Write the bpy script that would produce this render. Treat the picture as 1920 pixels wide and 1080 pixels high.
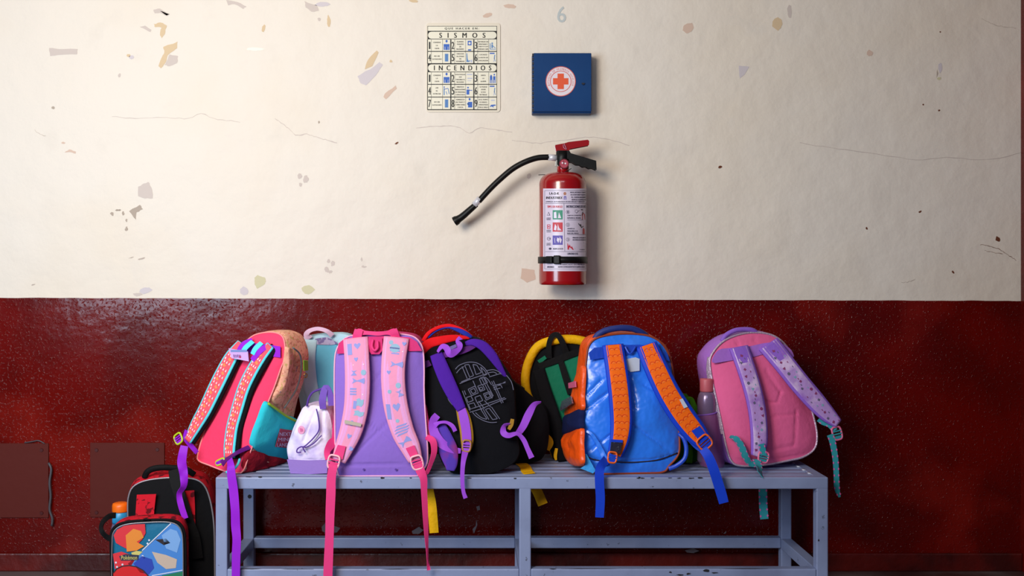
import bpy, math, random
from mathutils import Vector, noise, Matrix
random.seed(7)
for o in list(bpy.data.objects): bpy.data.objects.remove(o)
SC = bpy.context.scene
COL = SC.collection
# ------------------------------------------------------------------ camera
F = 1996.0; CX = 898.0; CY = 510.0; CAMY = -3.22; HC = 0.903
cd = bpy.data.cameras.new('camera'); cam = bpy.data.objects.new('camera', cd); COL.objects.link(cam)
cam.location = (0, CAMY, HC); cam.rotation_euler = (math.pi/2, 0, 0)
cd.sensor_width = 36; cd.lens = F/1920*36
cd.shift_x = (960-CX)/1920; cd.shift_y = -(540-CY)/1920
cd.dof.use_dof = True; cd.dof.focus_distance = 2.86; cd.dof.aperture_fstop = 5.6
SC.camera = cam
# ------------------------------------------------------------------ light
SC.view_settings.view_transform = 'Standard'; SC.view_settings.look = 'None'
SC.view_settings.exposure = 0.0; SC.view_settings.gamma = 1.0; SC.view_settings.use_curve_mapping = False
w = bpy.data.worlds.new('world'); SC.world = w; w.use_nodes = True
bg = w.node_tree.nodes['Background']; bg.inputs[0].default_value = (0.42, 0.55, 1.0, 1); bg.inputs[1].default_value = 0.07
def area(name, loc, target, sx, sy, power, col):
    l = bpy.data.lights.new(name, 'AREA'); l.shape = 'RECTANGLE'; l.size = sx; l.size_y = sy; l.energy = power; l.color = col
    o = bpy.data.objects.new(name, l); COL.objects.link(o); o.location = loc
    o.rotation_euler = (Vector(target)-Vector(loc)).to_track_quat('-Z', 'Y').to_euler(); return o
area('courtyard_daylight', (-0.9, -2.3, 1.72), (-0.5, 0, 0.98), 0.75, 0.75, 43, (1.0, 0.88, 0.75))
area('open_sky_left', (-1.6, -2.4, 1.12), (-0.5, 0, 0.72), 1.0, 0.8, 35, (0.66, 0.82, 1.0))
area('skylight_overhead', (-0.1, -3.7, 2.5), (0.0, 0, 0.6), 1.1, 0.5, 12, (0.84, 0.90, 1.0))

# ------------------------------------------------------------------ helpers
def lin(c):
    out = []
    for v in c:
        v = v/255.0
        out.append(v/12.92 if v <= .04045 else ((v+.055)/1.055)**2.4)
    return tuple(out)+(1.0,)
MATS = {}
def mat(name, col, rough=.75, bump=None, metal=0, spec=.5, pat=None, sheen=0, bump2=None, coat=0, alpha=1, trans=0):
    if name in MATS: return MATS[name]
    m = bpy.data.materials.new(name); MATS[name] = m; m.use_nodes = True
    nt = m.node_tree; N = nt.nodes; L = nt.links; p = N['Principled BSDF']
    p.inputs['Base Color'].default_value = lin(col); p.inputs['Roughness'].default_value = rough
    p.inputs['Metallic'].default_value = metal; p.inputs['Specular IOR Level'].default_value = spec
    p.inputs['Sheen Weight'].default_value = sheen; p.inputs['Coat Weight'].default_value = coat
    p.inputs['Alpha'].default_value = alpha; p.inputs['Transmission Weight'].default_value = trans
    tc = N.new('ShaderNodeTexCoord'); co = tc.outputs['Object']
    last = None
    for b in (bump, bump2):
        if not b: continue
        t = N.new('ShaderNodeTexNoise'); t.inputs['Scale'].default_value = b[0]; t.inputs['Detail'].default_value = 3
        L.new(co, t.inputs['Vector'])
        bn = N.new('ShaderNodeBump'); bn.inputs['Strength'].default_value = b[1]; bn.inputs['Distance'].default_value = b[2] if len(b) > 2 else .002
        if len(b) > 4:
            mr = N.new('ShaderNodeMapRange'); mr.inputs['From Min'].default_value = b[3]; mr.inputs['From Max'].default_value = b[4]
            L.new(t.outputs['Fac'], mr.inputs['Value']); L.new(mr.outputs[0], bn.inputs['Height'])
        else: L.new(t.outputs['Fac'], bn.inputs['Height'])
        if last: L.new(last.outputs[0], bn.inputs['Normal'])
        last = bn
    if last: L.new(last.outputs[0], p.inputs['Normal'])
    prev = None
    for q in (pat or []):
        kind, c2, sc, lo, hi = q
        if kind == 'noise':
            t = N.new('ShaderNodeTexNoise'); t.inputs['Detail'].default_value = 4; f = t.outputs['Fac']
        else:
            t = N.new('ShaderNodeTexVoronoi'); f = t.outputs['Distance']
        t.inputs['Scale'].default_value = sc
        mp = N.new('ShaderNodeMapping'); mp.inputs['Location'].default_value = (sc*.013, sc*.07, sc*.029)
        L.new(co, mp.inputs['Vector']); L.new(mp.outputs[0], t.inputs['Vector'])
        r = N.new('ShaderNodeMapRange'); r.inputs['From Min'].default_value = lo; r.inputs['From Max'].default_value = hi
        L.new(f, r.inputs['Value'])
        mx = N.new('ShaderNodeMix'); mx.data_type = 'RGBA'
        L.new(r.outputs[0], mx.inputs['Factor'])
        if prev: L.new(prev, mx.inputs['A'])
        else: mx.inputs['A'].default_value = lin(col)
        mx.inputs['B'].default_value = lin(c2)
        prev = mx.outputs['Result']
    if prev: L.new(prev, p.inputs['Base Color'])
    return m
WV = (900, .25, .001)      # cloth weave relief
def cloth(name, col, rough=.85, **k):
    k.setdefault('bump', (60, .35, .004)); k.setdefault('bump2', WV); k.setdefault('spec', .18)
    return mat(name, col, rough, **k)

ORG = {}
def tag(o, label=None, cat=None, group=None, kind=None):
    if label: o['label'] = label
    if cat: o['category'] = cat
    if group: o['group'] = group
    if kind: o['kind'] = kind
    return o
def thing(name, loc, label, cat, group=None):
    o = bpy.data.objects.new(name, None); o.empty_display_size = .05; COL.objects.link(o); o.location = loc
    ORG[o.name] = Vector(loc); return tag(o, label, cat, group)
def mk(name, vs, fs, m, parent=None, smooth=True, auto=None):
    me = bpy.data.meshes.new(name); org = ORG[parent.name] if parent else Vector((0, 0, 0))
    if parent is None:
        n = len(vs); org = sum((Vector(v) for v in vs), Vector())/n
    me.from_pydata([Vector(v)-org for v in vs], [], fs); me.validate(); me.update()
    o = bpy.data.objects.new(name, me); COL.objects.link(o)
    ms = m if isinstance(m, (list, tuple)) else [m]
    for q in ms: me.materials.append(q)
    if smooth: me.polygons.foreach_set('use_smooth', [True]*len(me.polygons))
    if parent: o.parent = parent
    else: o.location = org
    ORG[o.name] = org
    return o
def W(px, py, y):
    d = y-CAMY
    return Vector(((px-CX)*d/F, y, HC-(py-CY)*d/F))
class Pl:
    def __init__(s, p, lean=0, yaw=0):
        lean = math.radians(lean); yaw = math.radians(yaw)
        s.p = Vector(p); s.n = Vector((-math.sin(yaw)*math.cos(lean), -math.cos(yaw)*math.cos(lean), math.sin(lean)))
        s.e = Vector((math.sin(yaw), math.cos(yaw), 0))          # horizontal, away from the viewer
        s.u = Vector((math.cos(yaw), -math.sin(yaw), 0)); s.v = s.n.cross(s.u)*-1
        if s.v.z < 0: s.v = -s.v
    def P(s, px, py, w=0):
        c = Vector((0, CAMY, HC)); d = Vector(((px-CX)/F, 1, -(py-CY)/F))
        t = (s.p-c).dot(s.n)/d.dot(s.n); q = c+d*t
        return q+s.n*w
def spline(pts, n, closed=False):
    """Catmull-Rom through tuples of any size, resampled to n points by arc length of the first two components"""
    P = [tuple(p) for p in pts]; k = len(P[0]); out = []
    m = len(P); segs = m if closed else m-1
    for i in range(segs):
        def g(j):
            if closed: return P[j % m]
            return P[max(0, min(m-1, j))]
        a, b, c, d = g(i-1), g(i), g(i+1), g(i+2)
        for q in range(16):
            t = q/16
            out.append(tuple(.5*((2*b[r])+(c[r]-a[r])*t+(2*a[r]-5*b[r]+4*c[r]-d[r])*t*t+(3*b[r]-a[r]-3*c[r]+d[r])*t**3) for r in range(k)))
    if not closed: out.append(P[-1])
    else: out.append(out[0])
    L = [0]
    for i in range(1, len(out)):
        L.append(L[-1]+math.dist(out[i][:3] if k > 2 and isinstance(out[i][2], float) and False else out[i][:2], out[i-1][:2])+1e-9)
    res = []; j = 0; tot = L[-1]; cnt = n if closed else n-1
    for i in range(n):
        s = tot*i/cnt
        while j < len(L)-2 and L[j+1] < s: j += 1
        f = (s-L[j])/(L[j+1]-L[j]); f = max(0, min(1, f))
        res.append(tuple(out[j][r]*(1-f)+out[j+1][r]*f for r in range(k)))
    return res
def C(ox, oy, s): return lambda pts: [(ox+p[0]/s, oy+p[1]/s)+tuple(p[2:]) for p in pts]
def segd(p, a, b):
    ax, ay = a; bx, by = b; dx, dy = bx-ax, by-ay; L = dx*dx+dy*dy or 1
    t = max(0, min(1, ((p[0]-ax)*dx+(p[1]-ay)*dy)/L)); return math.hypot(p[0]-ax-t*dx, p[1]-ay-t*dy)

def soft(parent, pl, outline, T, m_panel, m_body, dome=.012, noise_amp=.003, nscale=9, creases=(), zmin=None, n=128, rings=26,
         bulge=1.03, piping=None, pipe_r=.003, split=None, names=('back_panel', 'body'), ymax=-.006, sag=0, seed=0):
    """a stuffed cloth body: a domed front panel from a pixel outline on plane pl, sides running back by T"""
    ol = spline(outline, n, True)
    cx = sum(p[0] for p in ol)/n; cy = sum(p[1] for p in ol)/n
    ylo = max(p[1] for p in ol); yhi = min(p[1] for p in ol)
    Tf = T if callable(T) else (lambda t: T)
    def fix(q):
        if zmin is not None and q.z < zmin: q.z = zmin
        if q.y > ymax: q.y = ymax
        return q
    def front(p, s):
        x = cx+(p[0]-cx)*s; y = cy+(p[1]-cy)*s
        wv = dome*max(0, 1-s**4)
        base = pl.P(x, y, 0)
        fade = min(1, (1-s)*8)
        wv += fade*noise_amp*noise.noise(base*nscale+Vector((seed*3.1, seed, 0)))*1.6
        for (a, b, dep, wd) in creases:
            wv -= fade*dep*math.exp(-(segd((x, y), a, b)/wd)**2)
        return fix(base+pl.n*wv)
    vs = []; fs = []
    svals = [1-(1-i/rings)**1.25 for i in range(1, rings+1)]
    vs.append(front(ol[0], 0.0))
    for s in svals:
        for p in ol: vs.append(front(p, s))
    for i in range(n): fs.append((0, 1+i, 1+(i+1) % n))
    for r in range(rings-1):
        a = 1+r*n; b = a+n
        for i in range(n): j = (i+1) % n; fs.append((a+i, b+i, b+j, a+j))
    panel = mk(names[0], vs, fs, m_panel, parent)
    prof = [(1.0, 0), (1.0+.4*(bulge-1), .04), (1+.8*(bulge-1), .2), (bulge, .45), (1+.8*(bulge-1), .7), (1.0, .86), (.96, .95), (.88, 1.0), (.5, 1.02), (.05, 1.03)]
    vs = []; fs = []
    for (s, k) in prof:
        for p in ol:
            t = (ylo-p[1])/(ylo-yhi+1e-6)
            x = cx+(p[0]-cx)*s; y = cy+(p[1]-cy)*s
            q = pl.P(x, y, 0); TT = Tf(t); q = q+pl.e*(TT*k)
            if 0 < k < 1: q += (pl.u*(1 if p[0] > cx else -1)*.6+Vector((0, 0, .4)))*noise_amp*1.5*noise.noise(q*nscale*1.3)
            vs.append(fix(q))
    for r in range(len(prof)-1):
        a = r*n; b = a+n
        for i in range(n): j = (i+1) % n; fs.append((a+i, a+j, b+j, b+i)[::-1])
    fs.append(tuple(range((len(prof)-1)*n, len(prof)*n)))
    body = mk(names[1], vs, fs, m_body, parent)
    if piping:
        pts = [fix(pl.P(cx+(p[0]-cx)*1.004, cy+(p[1]-cy)*1.004, .001)) for p in ol]
        tube('piping', pts, pipe_r, piping, parent, closed=True, k=6)
    return panel, body

def tube(name, pts, r, m, parent=None, closed=False, k=10, flat=1.0, cap=True):
    pts = [Vector(p) for p in pts]; n = len(pts); rr = r if isinstance(r, (list, tuple)) else [r]*n
    vs = []; fs = []; up = None
    for i in range(n):
        if closed: t = pts[(i+1) % n]-pts[i-1]
        else: t = pts[min(n-1, i+1)]-pts[max(0, i-1)]
        if t.length < 1e-9: t = Vector((0, 0, 1))
        t.normalize()
        if up is None: up = Vector((0, -1, 0)) if abs(t.y) < .9 else Vector((0, 0, 1))
        a = (up-t*up.dot(t)).normalized(); b = t.cross(a); up = a
        for j in range(k):
            th = 2*math.pi*j/k; vs.append(pts[i]+a*(math.cos(th)*rr[i]*flat)+b*(math.sin(th)*rr[i]))
    for i in range(n if closed else n-1):
        for j in range(k):
            a0 = i*k; b0 = ((i+1) % n)*k; j2 = (j+1) % k
            fs.append((a0+j, a0+j2, b0+j2, b0+j))
    if cap and not closed:
        fs.append(tuple(range(k))[::-1]); fs.append(tuple((n-1)*k+j for j in range(k)))
    return mk(name, vs, fs, m, parent)
def tube_px(name, pl, pts, rpx, m, parent, n=40, y=None, **kw):
    """pts (px,py,w) on plane pl, or (px,py,y) with pl None; rpx radius in metres"""
    q = spline(pts, n)
    P = [pl.P(*p[:3]) if pl else W(*p[:3]) for p in q]
    return tube(name, P, rpx, m, parent, **kw)

def ribbon(name, pl, pts, m, parent, th=.0016, n=36, pad=False, zfix=None, extra=0, lift=0, normal=None):
    """pts (px,py,w_or_y,width_px[,twist deg]); returns object and frames"""
    pts = [tuple(p)+(0,)*(5-len(p)) for p in pts]
    q = spline(pts, n); fr = []
    cen = []
    for p in q:
        c = pl.P(p[0], p[1], p[2]) if pl else W(p[0], p[1], p[2])
        if zfix is not None and c.z < zfix: c.z = zfix
        cen.append(c)
    for i, p in enumerate(q):
        t = (cen[min(n-1, i+1)]-cen[max(0, i-1)])
        if t.length < 1e-9: t = Vector((0, 0, -1))
        t.normalize()
        nn = (pl.n if pl else Vector((0, -1, 0))) if normal is None else normal
        a = (nn-t*nn.dot(t))
        if a.length < .05: a = Vector((0, 0, 1))-t*t.z
        a.normalize(); s = t.cross(a)
        tw = math.radians(p[4]); s2 = s*math.cos(tw)+a*math.sin(tw); a2 = a*math.cos(tw)-s*math.sin(tw)
        hw = (p[3]+extra)*.5*(cen[i].y-CAMY)/F
        fr.append((cen[i]+a2*lift, s2, a2, hw, t))
    # cross-section
    if pad: prof = [(-1, .0), (-.99, .45), (-.93, .8), (-.6, .97), (-.2, 1), (.2, 1), (.6, .97), (.93, .8), (.99, .45), (1, 0)]
    else: prof = [(-1, 0), (-1, 1), (-.3, 1.0), (.3, 1.0), (1, 1), (1, 0)]
    k = len(prof); vs = []; fs = []
    for (c, s, a, hw, t) in fr:
        for (u, h) in prof: vs.append(c+s*(u*hw)+a*(h*th))
    for i in range(n-1):
        for j in range(k):
            j2 = (j+1) % k; fs.append((i*k+j, (i+1)*k+j, (i+1)*k+j2, i*k+j2))
    fs.append(tuple(range(k))); fs.append(tuple((n-1)*k+j for j in range(k))[::-1])
    o = mk(name, vs, fs, m, parent, smooth=pad)
    if not pad: o.data.polygons.foreach_set('use_smooth', [False]*len(o.data.polygons))
    fr = [(c+a*th, s, a, hw, t) for (c, s, a, hw, t) in fr]
    return o, fr
SH = {
 'heart': [(0, -1), (.75, -.1), (.95, .45), (.55, .9), (0, .5), (-.55, .9), (-.95, .45), (-.75, -.1)],
 'bar': [(-.45, -1), (.45, -1), (.45, 1), (-.45, 1)],
 'tail': [(-.9, .7), (-.3, .35), (.2, .1), (.9, .75), (.7, 0), (.95, -.7), (.2, -.15), (-.3, -.35), (-.9, -.8), (-1, 0)],
 'disc': [(math.cos(i*.5236), math.sin(i*.5236)) for i in range(12)],
 'tri': [(-1, -.8), (1, -.8), (0, 1)],
 'dia': [(-1, 0), (0, -1), (1, 0), (0, 1)],
 'blob': [(-.9, -.3), (-.4, -.9), (.3, -.6), (.9, -.8), (.7, 0), (.9, .6), (.2, .9), (-.3, .5), (-.9, .7)],
}
def decal(acc, fr, v, u, kind, sx, sy, rot=0, lift=.0006):
    """append a printed motif lying on a ribbon; v 0..1 along, u -1..1 across, sizes in metres"""
    i = v*(len(fr)-1); k = int(min(len(fr)-2, i)); f = i-k
    c = fr[k][0].lerp(fr[k+1][0], f); s = fr[k][1]; a = fr[k][2]; hw = fr[k][3]; t = fr[k][4]
    c = c+s*(u*hw)+a*lift; shp = SH[kind] if isinstance(kind, str) else kind
    base = len(acc[0]); cr, sr = math.cos(rot), math.sin(rot)
    for (x, y) in shp:
        X = (x*cr-y*sr)*sx; Y = (x*sr+y*cr)*sy
        acc[0].append(c+s*X-t*Y)
    acc[1].append(tuple(range(base, base+len(shp))))
def print_mesh(acc, m, parent, name='print'):
    if acc[0]: return tag(mk(name, acc[0], acc[1], m, parent, smooth=False), kind='stuff' if len(acc[1]) > 1 else None)
def patch(name, pl, pts, m, parent, w=.003, th=.001, n=0, y=None, closed_spline=True, ymax=None):
    """thin sewn-on or printed piece with its own edge, from a pixel outline"""
    q = spline(pts, n, True) if n else pts
    f = (lambda p, ww: pl.P(p[0], p[1], ww)) if pl else (lambda p, ww: W(p[0], p[1], y)+Vector((0, -ww, 0)))
    a = [f(p, w+th) for p in q]; b = [f(p, w-.0005) for p in q]; k = len(q)
    fs = [tuple(range(k))]+[(i, i+k, (i+1) % k+k, (i+1) % k) for i in range(k)]
    return mk(name, a+b, fs, m, parent, smooth=False)
def boxes(name, bl, m, parent=None, bevel=0, rot=None):
    vs = []; fs = []
    for (x0, y0, z0, x1, y1, z1) in bl:
        b = len(vs)
        vs += [Vector((x, y, z)) for x in (x0, x1) for y in (y0, y1) for z in (z0, z1)]
        fs += [(b, b+1, b+3, b+2), (b+4, b+6, b+7, b+5), (b, b+4, b+5, b+1), (b+2, b+3, b+7, b+6), (b, b+2, b+6, b+4), (b+1, b+5, b+7, b+3)]
    o = mk(name, vs, fs, m, parent, smooth=False)
    if bevel:
        bm = o.modifiers.new('b', 'BEVEL'); bm.width = bevel; bm.segments = 2; bm.limit_method = 'ANGLE'
    return o
def obox(acc, c, ax, ay, az, hx, hy, hz):
    b = len(acc[0])
    acc[0].extend([c+ax*sx*hx+ay*sy*hy+az*sz*hz for sx in (-1, 1) for sy in (-1, 1) for sz in (-1, 1)])
    acc[1].extend([(b, b+1, b+3, b+2), (b+4, b+6, b+7, b+5), (b, b+4, b+5, b+1), (b+2, b+3, b+7, b+6), (b, b+2, b+6, b+4), (b+1, b+5, b+7, b+3)])
def buckle(pl, px, py, ang, wpx, hpx, w, m, parent, m_bar=None, name='buckle', y=None):
    """ladder-lock buckle: a rounded frame, a curved lip and two bars"""
    c = pl.P(px, py, w) if pl else W(px, py, y); n = pl.n if pl else Vector((0, -1, 0))
    u = pl.u if pl else Vector((1, 0, 0)); v = pl.v if pl else Vector((0, 0, 1))
    a = math.radians(ang); ux = u*math.cos(a)+v*math.sin(a); vy = v*math.cos(a)-u*math.sin(a)
    k = (c.y-CAMY)/F; hw, hh = wpx*k/2, hpx*k/2
    pts = []
    for i in range(32):
        t = 2*math.pi*i/32; cs, sn = math.cos(t), math.sin(t)
        e = .5 if sn > 0 else .8
        x = math.copysign(abs(cs)**.5, cs)*hw; yy = math.copysign(abs(sn)**e, sn)*hh
        pts.append(c+ux*x+vy*yy)
    o = tube(name, pts, .0028, m, parent, closed=True, k=8)
    acc = ([], [])
    for q in (.35, -.1): obox(acc, c+vy*hh*q+n*.001, ux, vy, n, hw*.95, .0018, .0016)
    obox(acc, c-vy*hh*.62, ux, vy, n, hw*.85, hh*.22, .0018)
    b = mk('buckle_bar', acc[0], acc[1], m_bar or m, o, smooth=False)
    return o
_tc = {}
def text2d(s, spacing=1.0):
    key = (s, spacing)
    if key in _tc: return _tc[key]
    cu = bpy.data.curves.new('t', 'FONT'); cu.body = s; cu.space_character = spacing; cu.resolution_u = 3
    o = bpy.data.objects.new('t', cu); COL.objects.link(o)
    dg = bpy.context.evaluated_depsgraph_get(); me = bpy.data.meshes.new_from_object(o.evaluated_get(dg))
    vs = [(v.co.x, v.co.y) for v in me.vertices]; fs = [tuple(p.vertices) for p in me.polygons]
    bpy.data.objects.remove(o); bpy.data.curves.remove(cu); bpy.data.meshes.remove(me)
    x0 = min(v[0] for v in vs); x1 = max(v[0] for v in vs); y0 = min(v[1] for v in vs); y1 = max(v[1] for v in vs)
    vs = [((v[0]-x0)/(x1-x0), (v[1]-y0)/(y1-y0)) for v in vs]
    _tc[key] = (vs, fs); return _tc[key]
class Art:
    """flat print gathered in pixel space and laid on a surface by map(px,py)->world; one mesh per ink"""
    def __init__(s, f): s.f = f; s.k = {}
    def a(s, ink): return s.k.setdefault(ink, ([], []))
    def poly(s, ink, pts):
        A = s.a(ink); b = len(A[0]); A[0].extend([s.f(*p) for p in pts]); A[1].append(tuple(range(b, b+len(pts))))
    def rect(s, ink, x0, y0, x1, y1):
        n = max(1, int((x1-x0)/2.5))
        for i in range(n):
            a = x0+(x1-x0)*i/n; b = x0+(x1-x0)*(i+1)/n; s.poly(ink, [(a, y0), (b, y0), (b, y1), (a, y1)])
    def line(s, ink, a, b, w):
        dx, dy = b[0]-a[0], b[1]-a[1]; L = math.hypot(dx, dy) or 1; nx, ny = -dy/L*w/2, dx/L*w/2
        s.poly(ink, [(a[0]+nx, a[1]+ny), (b[0]+nx, b[1]+ny), (b[0]-nx, b[1]-ny), (a[0]-nx, a[1]-ny)])
    def frame(s, ink, x0, y0, x1, y1, w):
        s.rect(ink, x0, y0, x1, y0+w); s.rect(ink, x0, y1-w, x1, y1); s.rect(ink, x0, y0, x0+w, y1); s.rect(ink, x1-w, y0, x1, y1)
    def text(s, ink, t, x0, y0, x1, y1, sp=1.0):
        vs, fs = text2d(t, sp); A = s.a(ink); e = min(.4, (y1-y0)*.05)
        for k in (-e, e):          # struck twice, a hair apart, for a bold face
            b = len(A[0]); A[0].extend([s.f(x0+k+(x1-x0)*v[0], y1-(y1-y0)*v[1])+Vector((0, -.00025 if k > 0 else 0, 0)) for v in vs]); A[1].extend([tuple(b+i for i in f) for f in fs])
    def disc(s, ink, x, y, rx, ry=None, n=16):
        ry = ry or rx; s.poly(ink, [(x+rx*math.cos(i*2*math.pi/n), y+ry*math.sin(i*2*math.pi/n)) for i in range(n)])
    def ring(s, ink, x, y, r0, r1, n=40):
        for i in range(n):
            a, b = i*2*math.pi/n, (i+1)*2*math.pi/n
            s.poly(ink, [(x+r0*math.cos(a), y+r0*math.sin(a)), (x+r1*math.cos(a), y+r1*math.sin(a)), (x+r1*math.cos(b), y+r1*math.sin(b)), (x+r0*math.cos(b), y+r0*math.sin(b))])
    def build(s, mats, parent, names):
        out = {}
        for ink, (v, f) in s.k.items():
            nm = names.get(ink, 'print'); o = out[ink] = mk(nm, v, f, mats[ink], parent, smooth=False)
            if any(q in nm for q in ('print', 'pictogram', 'lettering', 'detail', 'mark')) and len(f) > 1: o['kind'] = 'stuff'
        return out
# ------------------------------------------------------------------ setting
cream = mat('cream_wall_paint', (232, 224, 212), .62, bump=(7, .45, .02), bump2=(110, .22, .003), spec=.35,
            pat=[('noise', (230, 219, 202), 2.2, .45, .75), ('noise', (226, 218, 206), 9, .62, .8)])
red = mat('glossy_oxblood_paint', (101, 8, 3), .17, bump=(26, .3, .004), bump2=(130, .55, .003, .56, .74), spec=.3,
          pat=[('noise', (84, 7, 4), 5, .4, .6), ('noise', (122, 22, 14), 3.0, .58, .72)])  # the lighter noise paints patchy sheen haze into the base colour
redbase = mat('worn_oxblood_paint', (96, 18, 12), .35, bump=(40, .5, .005), pat=[('noise', (60, 14, 12), 6, .4, .6)])
floor_m = mat('grey_concrete_floor', (96, 84, 84), .5, bump=(30, .4, .004), pat=[('noise', (70, 42, 40), 4, .45, .6)])
ceil_m = mat('ceiling_paint', (190, 178, 160), .9)
ZF = 0.0
xl, xr, zt = -3.2, W(1914, 300, 0).x, 2.62
# upper and lower paint with a slightly wavering hand-cut edge
n = 220; vs = []; fs = []
for i in range(n+1):
    x = xl+(xr+.12-xl)*i/n
    px = CX+x*F/3.22; py = 558.3+px*.0031+.8*noise.noise(Vector((px*.02, 0, 0)))+.6*noise.noise(Vector((px*.11, 3, 0)))
    zb = HC-(py-CY)*3.22/F
    vs += [Vector((x, 0, -.02)), Vector((x, 0, zb)), Vector((x, 0, zb)), Vector((x, 0, zt))]
for i in range(n): a = i*4; b = a+4; fs += [(a, b, b+1, a+1), (a+2, b+2, b+3, a+3)]
wb = mk('wall_back', vs, fs, [red, cream], smooth=False); tag(wb, kind='structure')
for i, p in enumerate(wb.data.polygons): p.material_index = i % 2
o = boxes('wall_back_core', [(xl, .002, -.02, xr+.12, .12, zt)], ceil_m, wb); o.name = 'masonry'
o.location = (0, 0, 0)
for v in o.data.vertices: pass
tag(boxes('wall_right', [(xr, -0.55, -.02, xr+.12, -.0005, zt)], red), kind='structure')
tag(boxes('floor', [(xl, -6.5, -.1, 4.5, .12, 0)], floor_m), kind='structure')
tag(boxes('ceiling', [(xl, -1.3, zt, 4.5, .12, zt+.1)], ceil_m), kind='structure')
zb0 = HC-(1036-CY)*3.22/F
tag(boxes('baseboard_back', [(xl, -.012, 0, xr, -.0005, zb0)], redbase, bevel=.004), kind='structure')
# faded patches, chips, cracks and rust spots of the wall
pk = {k: mat('wall_'+k, c, .8) for k, c in dict(greyed=(206, 194, 186), ochre=(216, 192, 156), lilac=(208, 200, 204), plaster=(176, 162, 148),
      rust=(108, 58, 34), white=(246, 240, 228), olive=(208, 202, 166), blueish=(190, 198, 198), scratch=(188, 174, 162), peach=(214, 188, 170)).items()}
def wall_mark(pts, k, jit=1.2, name='faded_patch'):
    q = []
    for i in range(len(pts)):
        a, b = pts[i], pts[(i+1) % len(pts)]
        for t in (0, .33, .66):
            q.append((a[0]*(1-t)+b[0]*t+random.uniform(-jit, jit)*(t > 0), a[1]*(1-t)+b[1]*t+random.uniform(-jit, jit)*(t > 0)))
    k_ = len(q); o = mk(name, [W(p[0], p[1], -.0007) for p in q], [tuple(range(k_))], pk[k], wb, smooth=False)
    return o
def Q(x, y, w, h, k, n=7, name='faded_patch', rot=0, jit=.5):
    pts = []
    for i in range(n):
        a = 2*math.pi*i/n; r = random.uniform(.7, 1.1); X = math.cos(a)*w/2*r; Y = math.sin(a)*h/2*r
        pts.append((x+X*math.cos(rot)-Y*math.sin(rot), y+X*math.sin(rot)+Y*math.cos(rot)))
    wall_mark(pts, k, jit, name)
wall_mark([(92, 90), (110, 92), (146, 92), (144, 102), (108, 103), (94, 105)], 'greyed', .8)
wall_mark([(288, 18), (300, 16), (318, 26), (314, 30), (300, 24), (290, 25)], 'greyed'); wall_mark([(300, 20), (318, 27), (312, 29)], 'ochre', .4)
wall_mark([(288, 45), (300, 42), (313, 48), (310, 60), (303, 72), (300, 66), (303, 52), (292, 51)], 'ochre')
wall_mark([(306, 88), (333, 78), (332, 90), (314, 104), (310, 118), (302, 128), (297, 124), (304, 106), (308, 98)], 'ochre', .8)
wall_mark([(318, 102), (334, 105), (332, 118), (318, 124), (308, 122), (314, 112)], 'greyed', .9)
wall_mark([(262, 50), (272, 48), (284, 56), (282, 60), (270, 54)], 'greyed', .5)
Q(241, 104, 9, 6, 'ochre'); Q(247, 107, 10, 9, 'lilac'); Q(224, 141, 6, 9, 'greyed')
wall_mark([(424, 0), (446, 4), (462, 12), (456, 17), (440, 8), (428, 10)], 'greyed', 1)
wall_mark([(571, 2), (594, 10), (598, 20), (584, 22), (573, 14)], 'greyed', 1); Q(604, 8, 34, 9, 'lilac'); Q(616, 40, 8, 24, 'ochre')
Q(494, 54, 7, 16, 'ochre', rot=.3); Q(478, 92, 38, 8, 'white'); Q(100, 202, 8, 7, 'plaster')
Q(119, 268, 9, 4, 'peach'); wall_mark([(121, 286), (130, 280), (142, 284), (142, 288), (131, 285)], 'peach', .5)
wall_mark([(259, 350), (266, 346), (278, 341), (284, 352), (286, 372), (272, 372), (259, 368)], 'greyed', 1.2)
wall_mark([(242, 396), (262, 384), (268, 392), (256, 398), (255, 412)], 'plaster', 1)
for x, y, a, b in ((210, 401, 7, 8), (222, 394, 14, 5), (231, 400, 6, 10), (237, 413, 4, 6), (237, 429, 6, 10), (616, 490, 8, 8), (612, 505, 10, 14), (624, 494, 8, 12),
                   (620, 510, 8, 8), (562, 330, 10, 12), (573, 336, 12, 16), (563, 346, 7, 8), (678, 486, 3, 10), (682, 500, 12, 4), (598, 36, 7, 8)):
    Q(x, y, a, b, 'plaster' if x < 300 else 'greyed', 6, 'plaster_chip', jit=1)
for x, y, a, b in ((246, 483, 10, 2), (265, 485, 18, 3), (62, 534, 10, 3)): Q(x, y, a, b, 'scratch', 6, 'scratch', rot=-.25)
Q(272, 544, 26, 14, 'lilac'); Q(459, 546, 20, 18, 'lilac'); Q(487, 528, 26, 26, 'olive', 10); Q(577, 543, 28, 22, 'olive', 9); Q(258, 552, 18, 8, 'greyed')
wall_mark([(690, 112), (706, 95), (710, 98), (698, 124), (684, 130)], 'ochre', 1); wall_mark([(670, 143), (694, 130), (712, 116), (718, 122), (704, 142), (686, 160), (676, 156)], 'lilac', 1.2)
wall_mark([(722, 175), (742, 160), (744, 166), (724, 186), (719, 182)], 'peach', 1); Q(733, 115, 6, 6, 'ochre'); Q(776, 2, 20, 7, 'ochre')
Q(914, 28, 22, 9, 'peach', rot=-.3); Q(956, 12, 26, 9, 'peach')
Q(744, 268, 9, 4, 'rust', rot=-.5, name='rust_spot'); Q(598, 229, 4, 6, 'plaster')
wall_mark([(978, 503), (1002, 506), (1004, 524), (988, 530), (976, 522)], 'peach', .8)
Q(992, 330, 10, 12, 'greyed'); Q(1290, 52, 22, 22, 'peach'); Q(1457, 45, 20, 26, 'ochre', 9); Q(1480, 22, 10, 28, 'greyed'); Q(1631, 99, 12, 12, 'peach')
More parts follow.
